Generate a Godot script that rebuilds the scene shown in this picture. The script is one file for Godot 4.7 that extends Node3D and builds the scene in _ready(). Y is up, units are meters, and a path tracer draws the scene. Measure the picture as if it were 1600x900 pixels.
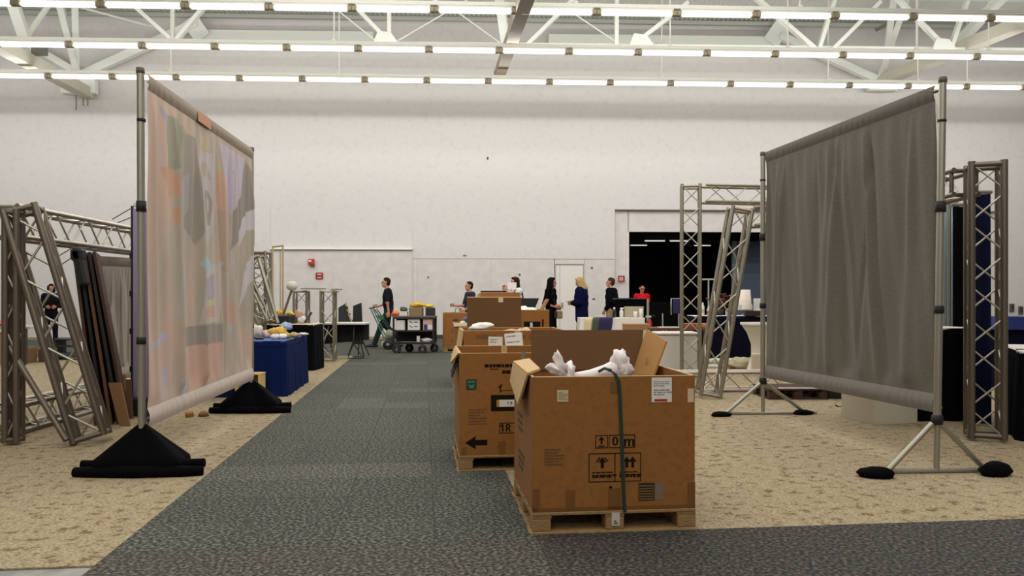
extends Node3D
# An exhibition hall during set-up: pipe-and-drape screens, aluminium trusses, pallet boxes along a grey aisle carpet.
const F := 1244.0        # focal length in pixels of the 1600x900 frame
const CAM_Y := 1.25      # camera height in metres
const HOR := 466.0       # row of the horizon
const AISLE := 0.109     # the aisle runs a little to the left of the view
const HALL := 0.0436     # the hall's own axes
const LAMP_Y := 6.9
const LAMP_E := 2.1      # area light energy of one strip lamp
const GLOW := 3.2
const SIDE_E := 2.4
const FRONT_K := 4.2
var names := {}
var mats := {}
var meshes := {}
var rng := RandomNumberGenerator.new()
var unit_rod: CylinderMesh

func P(x: float, y: float, z: float) -> Vector3:
	return Vector3((x - 800.0) / F * z, CAM_Y - (y - HOR) / F * z, -z)
func G(x: float, y: float) -> Vector3:
	var z := CAM_Y * F / (y - HOR)
	return Vector3((x - 800.0) / F * z, 0.0, -z)
func numbered(n: String) -> String:
	if not names.has(n):
		names[n] = 0
		return n
	names[n] += 1
	return "%s_%03d" % [n, names[n]]
func tag(o: Node3D, label: String, category: String, group := "", kind := "") -> Node3D:
	o.set_meta("label", label)
	o.set_meta("category", category)
	if group != "": o.set_meta("group", group)
	if kind != "": o.set_meta("kind", kind)
	return o
func thing(n: String, label: String, category: String, at := Vector3.ZERO, turn := 0.0, group := "") -> Node3D:
	var o := Node3D.new()
	o.name = numbered(n)
	add_child(o)
	o.position = at
	o.rotation.y = turn
	tag(o, label, category, group)
	return o
func struct(n: String, at := Vector3.ZERO, turn := 0.0) -> Node3D:
	var o := Node3D.new()
	o.name = numbered(n)
	add_child(o)
	o.position = at
	o.rotation.y = turn
	o.set_meta("kind", "structure")
	return o
func copy_of(o: Node3D, label: String, at: Vector3, turn: float, group := "") -> Node3D:
	var c: Node3D = o.duplicate()
	var base: String = str(o.name).rstrip("0123456789").trim_suffix("_")
	c.name = numbered(base)
	add_child(c)
	c.position = at
	c.rotation.y = turn
	c.set_meta("label", label)
	if group != "": c.set_meta("group", group)
	return c
func part(p: Node3D, n: String, m: Mesh, mt: Material, at := Vector3.ZERO, rot := Vector3.ZERO) -> MeshInstance3D:
	var o := MeshInstance3D.new()
	o.name = n
	o.mesh = m
	o.material_override = mt
	o.position = at
	o.rotation = rot
	p.add_child(o, true)
	return o

# ---- materials -------------------------------------------------------------------------------
func M(c: Color, rough := 0.7, metal := 0.0, spec := 0.5) -> StandardMaterial3D:
	var key := "%s %.2f %.2f %.2f" % [c.to_html(), rough, metal, spec]
	if not mats.has(key):
		var m := StandardMaterial3D.new()
		m.albedo_color = c
		m.roughness = rough
		m.metallic = metal
		m.metallic_specular = spec
		m.cull_mode = BaseMaterial3D.CULL_DISABLED
		mats[key] = m
	return mats[key]
func C(r: int, g: int, b: int) -> Color:
	return Color(r / 255.0, g / 255.0, b / 255.0)
func noise_tex(seed_: int, freq: float, cols: Array, stops: Array, size := 512, oct := 3, kind := FastNoiseLite.TYPE_SIMPLEX_SMOOTH, stretch := 1.0) -> NoiseTexture2D:
	var n := FastNoiseLite.new()
	n.seed = seed_
	n.frequency = freq
	n.noise_type = kind
	n.fractal_octaves = oct
	var g := Gradient.new()
	g.offsets = PackedFloat32Array(stops)
	g.colors = PackedColorArray(cols)
	var t := NoiseTexture2D.new()
	t.width = size
	t.height = size
	t.seamless = true
	t.noise = n
	t.color_ramp = g
	return t
func tex_mat(tex: Texture2D, scale: Vector3, rough := 0.9, world := true) -> StandardMaterial3D:
	var m := StandardMaterial3D.new()
	m.albedo_texture = tex
	m.uv1_triplanar = true
	m.uv1_world_triplanar = world
	m.uv1_scale = scale
	m.roughness = rough
	m.cull_mode = BaseMaterial3D.CULL_DISABLED
	return m
func add_detail(m: StandardMaterial3D, tex: Texture2D, scale: Vector3) -> void:
	m.detail_enabled = true
	m.detail_albedo = tex
	m.detail_blend_mode = BaseMaterial3D.BLEND_MODE_MUL
	m.detail_uv_layer = BaseMaterial3D.DETAIL_UV_2
	m.uv2_triplanar = true
	m.uv2_world_triplanar = true
	m.uv2_scale = scale
func glow(c: Color, e: float) -> StandardMaterial3D:
	var m := StandardMaterial3D.new()
	m.albedo_color = Color(0.9, 0.9, 0.9)
	m.emission_enabled = true
	m.emission = c
	m.emission_energy_multiplier = e
	return m

# ---- shapes ----------------------------------------------------------------------------------
func tri(st: SurfaceTool, a: Vector3, b: Vector3, c: Vector3, inside: Vector3) -> void:
	var n := (b - a).cross(c - a)
	if n.dot((a + b + c) / 3.0 - inside) > 0.0:   # counter-clockwise seen from outside: swap
		var t := b
		b = c
		c = t
	else:
		n = -n
	st.set_normal(n.normalized())
	st.add_vertex(a)
	st.set_normal(n.normalized())
	st.add_vertex(b)
	st.set_normal(n.normalized())
	st.add_vertex(c)
func quad(st: SurfaceTool, a: Vector3, b: Vector3, c: Vector3, d: Vector3, inside: Vector3) -> void:
	tri(st, a, b, c, inside)
	tri(st, a, c, d, inside)
func box_into(st: SurfaceTool, s: Vector3, bev: float, xf := Transform3D()) -> void:
	var h := s / 2.0
	var o := xf.origin
	for ax in 3:
		var u := (ax + 1) % 3
		var v := (ax + 2) % 3
		for sg in [-1.0, 1.0]:
			var p := []
			for q in [[-1, -1], [1, -1], [1, 1], [-1, 1]]:
				var w := Vector3.ZERO
				w[ax] = sg * h[ax]
				w[u] = q[0] * (h[u] - bev)
				w[v] = q[1] * (h[v] - bev)
				p.append(xf * w)
			quad(st, p[0], p[1], p[2], p[3], o)
		if bev > 0.0:
			for su in [-1.0, 1.0]:
				for sv in [-1.0, 1.0]:
					var p := []
					for q in [[-1, 0], [1, 0], [1, 1], [-1, 1]]:
						var w := Vector3.ZERO
						w[ax] = q[0] * (h[ax] - bev)
						w[u] = su * (h[u] - (bev if q[1] else 0.0))
						w[v] = sv * (h[v] - (0.0 if q[1] else bev))
						p.append(xf * w)
					quad(st, p[0], p[1], p[2], p[3], o)
	if bev > 0.0:
		for x in [-1.0, 1.0]:
			for y in [-1.0, 1.0]:
				for z in [-1.0, 1.0]:
					tri(st, xf * Vector3(x * h.x, y * (h.y - bev), z * (h.z - bev)), xf * Vector3(x * (h.x - bev), y * h.y, z * (h.z - bev)), xf * Vector3(x * (h.x - bev), y * (h.y - bev), z * h.z), o)
func B(x: float, y: float, z: float, bev := 0.004) -> ArrayMesh:
	var key := "%.4f %.4f %.4f %.4f" % [x, y, z, bev]
	if not meshes.has(key):
		var st := SurfaceTool.new()
		st.begin(Mesh.PRIMITIVE_TRIANGLES)
		box_into(st, Vector3(x, y, z), minf(bev, minf(x, minf(y, z)) * 0.3))
		meshes[key] = st.commit()
	return meshes[key]
func boxes(list: Array, bev := 0.003) -> ArrayMesh:   # [[centre, size], ...] joined in one mesh
	var st := SurfaceTool.new()
	st.begin(Mesh.PRIMITIVE_TRIANGLES)
	for b in list:
		box_into(st, b[1], bev, Transform3D(Basis(), b[0]))
	return st.commit()
func rod(p: Node3D, n: String, a: Vector3, b: Vector3, r: float, mt: Material) -> MeshInstance3D:
	if unit_rod == null:
		unit_rod = CylinderMesh.new()
		unit_rod.top_radius = 1.0
		unit_rod.bottom_radius = 1.0
		unit_rod.height = 1.0
		unit_rod.radial_segments = 12
		unit_rod.rings = 0
	var o := part(p, n, unit_rod, mt)
	var y := b - a
	var x := y.cross(Vector3.UP if absf(y.normalized().y) < 0.95 else Vector3.RIGHT).normalized()
	var z := x.cross(y).normalized()
	o.transform = Transform3D(Basis(x * r, y, z * r), (a + b) / 2.0)
	return o
func beam(p: Node3D, n: String, a: Vector3, b: Vector3, w: float, h: float, mt: Material, up := Vector3.UP) -> MeshInstance3D:
	var z := (b - a)
	var l := z.length()
	z /= l
	var x := up.cross(z).normalized()
	var o := part(p, n, B(w, h, snappedf(l, 0.0001), 0.006), mt)
	o.transform = Transform3D(Basis(x, z.cross(x), z), (a + b) / 2.0)
	return o
func lathe(prof: Array, sides := 20, ry := 1.0) -> ArrayMesh:   # [[radius, height], ...]
	var st := SurfaceTool.new()
	st.begin(Mesh.PRIMITIVE_TRIANGLES)
	for i in prof.size():
		for s in sides + 1:
			var a := TAU * s / sides
			st.set_uv(Vector2(float(s) / sides, float(i) / (prof.size() - 1)))
			st.add_vertex(Vector3(cos(a) * prof[i][0], prof[i][1], sin(a) * prof[i][0] * ry))
	for i in prof.size() - 1:
		for s in sides:
			var k := i * (sides + 1) + s
			for q in [k, k + sides + 1, k + 1, k + 1, k + sides + 1, k + sides + 2]:
				st.add_index(q)
	st.generate_normals()
	return st.commit()
func sheet(nu: int, nv: int, f: Callable) -> ArrayMesh:   # f(u, v) -> point
	var st := SurfaceTool.new()
	st.begin(Mesh.PRIMITIVE_TRIANGLES)
	for j in nv + 1:
		for i in nu + 1:
			var u := float(i) / nu
			var v := float(j) / nv
			st.set_uv(Vector2(u, v))
			st.add_vertex(f.call(u, v))
	for j in nv:
		for i in nu:
			var k := j * (nu + 1) + i
			for q in [k, k + 1, k + nu + 1, k + 1, k + nu + 2, k + nu + 1]:
				st.add_index(q)
	st.generate_normals()
	return st.commit()
func tube(pts: Array, radii, sides := 10) -> ArrayMesh:   # swept round tube, closed ends
	var n := pts.size()
	var x := Vector3.ZERO
	var st := SurfaceTool.new()
	st.begin(Mesh.PRIMITIVE_TRIANGLES)
	for i in n:
		var d: Vector3 = (pts[mini(i + 1, n - 1)] - pts[maxi(i - 1, 0)]).normalized()
		if i == 0:
			x = d.cross(Vector3.UP if absf(d.y) < 0.9 else Vector3.RIGHT).normalized()
		x = (x - d * x.dot(d)).normalized()
		var y := d.cross(x)
		var r: float = radii[i] if radii is Array else radii
		for s in sides:
			var a := TAU * s / sides
			st.add_vertex(pts[i] + (x * cos(a) + y * sin(a)) * r)
	st.add_vertex(pts[0])
	st.add_vertex(pts[n - 1])
	for i in n - 1:
		for s in sides:
			var a := i * sides + s
			var b := i * sides + (s + 1) % sides
			for q in [a, a + sides, b, b, a + sides, b + sides]:
				st.add_index(q)
	for s in sides:
		for q in [n * sides, s, (s + 1) % sides, n * sides + 1, (n - 1) * sides + (s + 1) % sides, (n - 1) * sides + s]:
			st.add_index(q)
	st.generate_normals()
	return st.commit()
func blob(s: Vector3, seed_: int, rough := 0.3, freq := 1.6, nu := 16, nv := 10) -> ArrayMesh:   # a lumpy, crumpled body that rests on its base
	var nz := FastNoiseLite.new()
	nz.seed = seed_
	nz.frequency = freq
	return sheet(nu, nv, func(u: float, v: float) -> Vector3:
		var d := Vector3(cos(u * TAU) * sin(v * PI), cos(v * PI), sin(u * TAU) * sin(v * PI))
		var k := 1.0 + rough * nz.get_noise_3d(d.x, d.y, d.z)
		return Vector3(d.x * s.x * k, maxf(d.y * k, -0.75) * s.y, d.z * s.z * k) / 2.0)
func slab4(a: Vector3, b: Vector3, c: Vector3, d: Vector3, t: float) -> ArrayMesh:   # a flat board through four corners
	var n := (b - a).cross(d - a).normalized() * t / 2.0
	var st := SurfaceTool.new()
	st.begin(Mesh.PRIMITIVE_TRIANGLES)
	var q := [a, b, c, d]
	var o: Vector3 = (a + b + c + d) / 4.0
	quad(st, a + n, b + n, c + n, d + n, o)
	quad(st, a - n, b - n, c - n, d - n, o)
	for i in 4:
		var p: Vector3 = q[i]
		var r: Vector3 = q[(i + 1) % 4]
		quad(st, p - n, r - n, r + n, p + n, o)
	return st.commit()
func prism(poly: Array, depth: float) -> ArrayMesh:   # polygon in x, y extruded about z = 0
	var pts := PackedVector2Array(poly)
	var idx := Geometry2D.triangulate_polygon(pts)
	var st := SurfaceTool.new()
	st.begin(Mesh.PRIMITIVE_TRIANGLES)
	for sg in [-1.0, 1.0]:
		for i in range(0, idx.size(), 3):
			var t := []
			for k in 3:
				t.append(Vector3(pts[idx[i + k]].x, pts[idx[i + k]].y, sg * depth / 2.0))
			tri(st, t[0], t[1], t[2], Vector3(t[0].x, t[0].y, 0))
	var area := 0.0
	for i in pts.size():
		area += pts[i].cross(pts[(i + 1) % pts.size()])
	for i in pts.size():
		var a := pts[i]
		var b := pts[(i + 1) % pts.size()]
		var e := b - a
		var out := Vector2(e.y, -e.x) * signf(area)
		var mid := (a + b) / 2.0 - out.normalized() * 0.01
		quad(st, Vector3(a.x, a.y, -depth / 2.0), Vector3(b.x, b.y, -depth / 2.0), Vector3(b.x, b.y, depth / 2.0), Vector3(a.x, a.y, depth / 2.0), Vector3(mid.x, mid.y, 0))
	return st.commit()
func words(s: String, h: float, serif := false) -> TextMesh:
	var f := SystemFont.new()
	f.font_names = PackedStringArray(["Droid Serif" if serif else "Droid Sans"])
	f.font_weight = 700
	var t := TextMesh.new()
	t.text = s
	t.font = f
	t.font_size = 48
	t.pixel_size = h / 36.0
	t.depth = 0.001
	return t
func ring_of(pts: Array, seg: int, amp: float, pitch: float, flare: float, y0: float, y1: float) -> ArrayMesh:   # pleated cloth hanging along a path
	var lens := [0.0]
	for i in range(1, pts.size()):
		lens.append(lens[-1] + pts[i].distance_to(pts[i - 1]))
	var total: float = lens[-1]
	return sheet(seg, 6, func(u: float, v: float) -> Vector3:
		var s := u * total
		var i := 0
		while i < pts.size() - 2 and s > lens[i + 1]:
			i += 1
		var e: Vector3 = (pts[i + 1] - pts[i]).normalized()
		var n := Vector3(e.z, 0, -e.x)
		var p: Vector3 = pts[i] + e * (s - lens[i])
		var w := sin(s / pitch * TAU) * 0.6 + sin(s / pitch * TAU * 0.37 + 1.3) * 0.5
		return p + n * (w * amp * (0.35 + 0.65 * v) + flare * v) + Vector3(0, lerpf(y1, y0, v), 0))

# ---- the hall --------------------------------------------------------------------------------
func hall_shell() -> void:
	var paint_tex := noise_tex(3, 0.02, [C(204, 201, 199), C(212, 209, 207), C(208, 205, 202)], [0.0, 0.5, 1.0])
	var paint := tex_mat(paint_tex, Vector3.ONE * 0.3, 0.85)
	var paint2 := tex_mat(noise_tex(5, 0.015, [C(205, 200, 196), C(213, 208, 204)], [0.2, 0.8]), Vector3.ONE * 0.3, 0.85)
	var white := M(C(228, 231, 225), 0.6)
	var dark := M(C(26, 24, 24), 0.8)
	var wall := struct("wall_back", Vector3(0, 0, -24.5), HALL)
	var T := 0.4
	# plain masonry, cut round the big roller-door opening; local x runs along the wall
	part(wall, "upper_panel", B(42, 6.6, T, 0), paint, Vector3(0, 7.3, -T / 2))
	part(wall, "wall_panel", B(13.65, 4.0, T, 0), paint, Vector3(-14.175, 2.0, -T / 2))
	part(wall, "wall_panel", B(6.23, 1.538, T, 0), paint, Vector3(0.07, 3.231, -T / 2))
	part(wall, "wall_panel", B(4.31, 4.0, T, 0), paint, Vector3(-5.19, 2.0, -T / 2))
	part(wall, "wall_panel", B(4.34, 2.45, T, 0.006), paint2, Vector3(-0.86, 1.225, -T / 2))
	part(wall, "wall_panel", B(0.94, 2.45, T, 0.006), paint2, Vector3(2.71, 1.225, -T / 2))
	part(wall, "wall_panel", B(0.91, 0.16, T, 0.0), paint2, Vector3(1.78, 2.37, -T / 2))
	part(wall, "wall_panel", B(5.4, 4.0, T, 0), paint, Vector3(18.3, 2.0, -T / 2))
	# the white partition that stands proud of the wall, with its lit top ledge
	part(wall, "partition_panel", B(4.22, 2.72, 0.03, 0.004), paint2, Vector3(-5.19, 1.36, 0.012))
	part(wall, "partition_ledge", B(4.3, 0.05, 0.13, 0.008), white, Vector3(-5.19, 2.75, 0.05))
	# recessed surround of the roller door
	part(wall, "door_surround", B(0.47, 4.05, 0.15, 0.004), paint2, Vector3(3.42, 2.0, -0.2))
	part(wall, "door_surround", B(0.62, 4.05, 0.15, 0.004), paint2, Vector3(15.3, 2.0, -0.2))
	part(wall, "door_surround", B(11.4, 0.72, 0.15, 0.004), paint2, Vector3(9.3, 3.68, -0.2))
	part(wall, "surround_head", B(12.4, 0.03, 0.03, 0.004), M(C(120, 116, 108), 0.7), Vector3(9.4, 3.99, 0.0))
	for x in [-2.9, -0.65, 2.25]:
		part(wall, "door_seal" if x > 2 else "panel_joint", B(0.012, 2.45, 0.004, 0), M(C(192, 186, 178), 0.9), Vector3(x, 1.225, 0.002))
	var bb := struct("baseboard_back", Vector3(0, 0, -24.5), HALL)
	part(bb, "baseboard_strip", B(4.2, 0.13, 0.02, 0.003), M(C(62, 40, 34), 0.5), Vector3(-0.9, 0.065, 0.012))
	part(bb, "baseboard_strip", B(0.9, 0.13, 0.02, 0.003), M(C(62, 40, 34), 0.5), Vector3(2.72, 0.065, 0.012))
	part(bb, "baseboard_strip", B(14.0, 0.08, 0.02, 0.003), M(C(150, 128, 100), 0.6), Vector3(-10.0, 0.04, 0.055))
	# flush double door
	var d1 := struct("door_1", Vector3(0, 0, -24.5), HALL)
	var dp := M(C(222, 217, 209), 0.6)
	part(d1, "door_frame", B(0.03, 2.3, 0.06, 0.004), M(C(176, 170, 160), 0.6), Vector3(1.335, 1.15, 0.0))
	part(d1, "door_frame", B(0.03, 2.3, 0.06, 0.004), M(C(196, 190, 180), 0.6), Vector3(2.225, 1.15, 0.0))
	part(d1, "door_frame", B(0.92, 0.035, 0.06, 0.004), M(C(160, 154, 146), 0.6), Vector3(1.78, 2.3, 0.0))
	part(d1, "door_leaf", B(0.12, 2.27, 0.05, 0.004), dp, Vector3(1.415, 1.14, -0.02))
	var leaf := part(d1, "door_leaf", B(0.72, 2.27, 0.05, 0.004), dp, Vector3(1.843, 1.14, -0.02))
	part(leaf, "door_handle", B(0.05, 0.16, 0.06, 0.01), M(C(170, 166, 150), 0.3, 0.8), Vector3(-0.3, -0.1, 0.05))
	# other walls, floor slab, roof deck
	var wl := struct("wall_left")
	part(wl, "wall_panel", B(0.4, 10.6, 42, 0), paint, Vector3(-19.4, 5.3, -7.0))
	var wr := struct("wall_right")
	part(wr, "wall_panel", B(0.4, 10.6, 42, 0), paint, Vector3(20.0, 5.3, -7.0))
	var wf := struct("wall_front")
	part(wf, "wall_panel", B(42, 10.6, 0.4, 0), paint, Vector3(0, 5.3, 13.0))
	var fl := struct("floor")
	part(fl, "concrete_slab", B(42, 0.3, 42, 0), tex_mat(noise_tex(9, 0.02, [C(122, 122, 116), C(150, 150, 142)], [0.2, 0.8]), Vector3.ONE * 0.5, 0.75), Vector3(0, -0.15, -7.0))
	var cl := struct("ceiling")
	var nrib := 280
	var dk := sheet(nrib * 4, 1, func(u: float, v: float) -> Vector3:
		var k := int(round(u * nrib * 4)) % 4
		return Vector3(-20.0 + 40.0 * u, 9.86 + (0.05 if k == 1 or k == 2 else 0.0), lerpf(-24.7, 13.0, v)))
	part(cl, "corrugated_deck", dk, M(C(220, 224, 216), 0.6), Vector3.ZERO, Vector3.ZERO)
	part(cl, "roof_slab", B(42, 0.3, 42, 0), white, Vector3(0, 10.2, -6.0))
	# the unlit room seen through the roller door
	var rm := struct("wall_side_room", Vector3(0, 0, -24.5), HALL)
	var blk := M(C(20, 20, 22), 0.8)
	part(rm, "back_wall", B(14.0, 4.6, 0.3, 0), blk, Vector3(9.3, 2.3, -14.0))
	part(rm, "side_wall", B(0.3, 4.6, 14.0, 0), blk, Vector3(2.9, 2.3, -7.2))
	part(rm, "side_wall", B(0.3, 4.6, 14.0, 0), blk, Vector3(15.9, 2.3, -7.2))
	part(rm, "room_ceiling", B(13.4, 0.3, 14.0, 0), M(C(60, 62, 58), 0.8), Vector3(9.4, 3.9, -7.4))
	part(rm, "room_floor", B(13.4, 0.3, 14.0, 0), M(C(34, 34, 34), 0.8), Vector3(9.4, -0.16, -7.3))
	var bluewall := M(C(74, 86, 104), 0.8)
	part(rm, "blue_partition", B(2.4, 3.2, 0.1, 0.005), bluewall, Vector3(8.9, 1.6, -2.4))
	part(rm, "partition_edge", B(0.14, 3.2, 0.16, 0.01), M(C(120, 140, 142), 0.7), Vector3(7.68, 1.6, -2.35))
	var where := ["left one of the front row", "middle one of the front row", "right one of the front row", "left one of the second row", "right one of the second row", "left one of the rear row", "right one of the rear row"]
	var nth := 0
	for l in [[5.75, 1.06, -3.6], [7.6, 0.95, -3.6], [8.9, 0.9, -3.6], [6.3, 0.9, -8.3], [7.3, 0.8, -8.3], [6.2, 0.8, -11.1], [9.1, 0.8, -11.1]]:
		var t := thing("side_room_strip_light", "fluorescent strip on the dark side room's ceiling, %s" % where[nth], "light", wall.transform * Vector3(l[0], 0, l[2]), HALL, "strip lights in the dark side room")
		nth += 1
		part(t, "housing", B(l[1], 0.06, 0.16, 0.008), M(C(210, 210, 200), 0.6), Vector3(0, 3.68, 0))
		part(t, "tube", B(l[1] - 0.06, 0.04, 0.1, 0.012), glow(C(255, 250, 240), 1.6), Vector3(0, 3.63, 0))
		area_light(t, Vector3(0, 3.605, 0), Vector2(l[1] - 0.06, 0.1), 0.02, C(255, 246, 232))

func area_light(p: Node3D, at: Vector3, size: Vector2, e: float, c: Color, rot := Vector3(-PI / 2, 0, 0)) -> void:
	var a := AreaLight3D.new()
	a.name = "lamp_light"
	a.area_size = size
	a.light_energy = e
	a.light_color = c
	a.area_range = 60.0
	a.area_attenuation = 2.0
	a.shadow_enabled = true
	a.position = at
	a.rotation = rot
	p.add_child(a, true)

func lamp_lights(t: Node3D, l: float, k: float) -> void:   # one light just off each glowing face: below and on both sides
	var c := C(255, 251, 248)
	area_light(t, Vector3(0, -0.055, 0), Vector2(l, 0.12), LAMP_E * k, c)
	area_light(t, Vector3(0, 0, 0.07), Vector2(l, 0.08), SIDE_E * k, c, Vector3(0, PI, 0))
	area_light(t, Vector3(0, 0, -0.07), Vector2(l, 0.08), SIDE_E * k, c, Vector3.ZERO)

const ORD := ["first", "second", "third", "fourth", "fifth", "sixth", "seventh", "eighth", "ninth", "tenth", "eleventh", "twelfth", "thirteenth", "fourteenth", "fifteenth", "sixteenth", "seventeenth", "eighteenth", "nineteenth", "twentieth"]
func strip_rows() -> void:
	var white := M(C(222, 222, 212), 0.55)
	var cap := M(C(150, 140, 112), 0.6)
	var gl := glow(C(255, 250, 246), GLOW)
	var pitch := 1.6
	var proto: Node3D
	# [distance on the axis, first joint along the row, rods]
	var rows := [[20.8, -0.619, [267, 530, 1034, 1294, 1434, 1511], "the far lamp row"], [18.21, -0.293, [270, 522, 1047, 1231, 1432, 1545], "the middle lamp row"], [15.68, 0.076, [40, 680, 900, 1250], "the near lamp row"]]
	for r in rows:
		var base := Vector3(0, LAMP_Y, -r[0])
		var rail := thing("lamp_rail", "long white metal rail on hanger rods carrying %s" % r[3], "rail", base, HALL)
		part(rail, "rail_channel", B(37, 0.08, 0.15, 0.012), white, Vector3(0, 0.12, 0))
		for px in r[2]:
			var k := (float(px) - 800.0) / F
			var s: float = k * float(r[0]) / (cos(HALL) - k * sin(HALL))
			rod(rail, "hanger_rod", Vector3(s, 0.155, 0), Vector3(s, 2.95, 0), 0.018, white)
			part(rail, "rod_bracket", B(0.09, 0.05, 0.1, 0.01), white, Vector3(s, 0.185, 0))
		var count := 0
		for i in range(-11, 11):
			var x: float = r[1] + (i + 0.5) * pitch
			var at := base + Vector3(x * cos(HALL), 0, -x * sin(HALL))
			var t: Node3D
			var lpx := 800.0 + F * (at.x + 0.6) / -at.z   # right end of the lamp in the frame
			var seen_in := lpx > 8.0 and lpx - F * 1.2 / -at.z < 1592.0
			var lab: String = "glowing strip lamp, %s from the left picture edge in %s" % [ORD[count], r[3]] if seen_in else "glowing strip lamp of %s, beyond the picture edge" % r[3]
			count += 1 if seen_in else 0
			if proto == null:
				t = thing("strip_lamp", lab, "lamp", at, HALL, "strip lamps of " + r[3])
				part(t, "diffuser", B(1.42, 0.095, 0.12, 0.03), gl, Vector3(0, 0, 0))
				part(t, "housing", B(1.46, 0.03, 0.13, 0.006), white, Vector3(0, 0.065, 0))
				for s in [-1.0, 1.0]:
					part(t, "end_cap", B(0.085, 0.095, 0.125, 0.01), cap, Vector3(s * 0.755, 0.0, 0))
				lamp_lights(t, 1.4, 1.0)
				proto = t
			else:
				t = copy_of(proto, lab, at, HALL, "strip lamps of " + r[3])
	# the rows go on overhead, out of the picture
	for r in [13.1, 10.6, 8.0, 5.4, 2.8, 0.2, -2.4, -5.0, -7.6]:
		for i in range(-1, 1):
			var x: float = (i + 0.5) * 6.2
			var t := thing("long_strip_lamp", "long run of fluorescent strip lamps overhead, out of the picture", "lamp", Vector3(x * cos(HALL), LAMP_Y + 0.55 * sin(r * 1.9), -r - x * sin(HALL)), HALL, "lamp rows overhead")
			part(t, "diffuser", B(6.0, 0.1, 0.13, 0.03), gl)
			part(t, "housing", B(6.05, 0.14, 0.16, 0.01), white, Vector3(0, 0.125, 0))
			lamp_lights(t, 5.95, FRONT_K if r > 1.0 else FRONT_K * 0.65)

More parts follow.
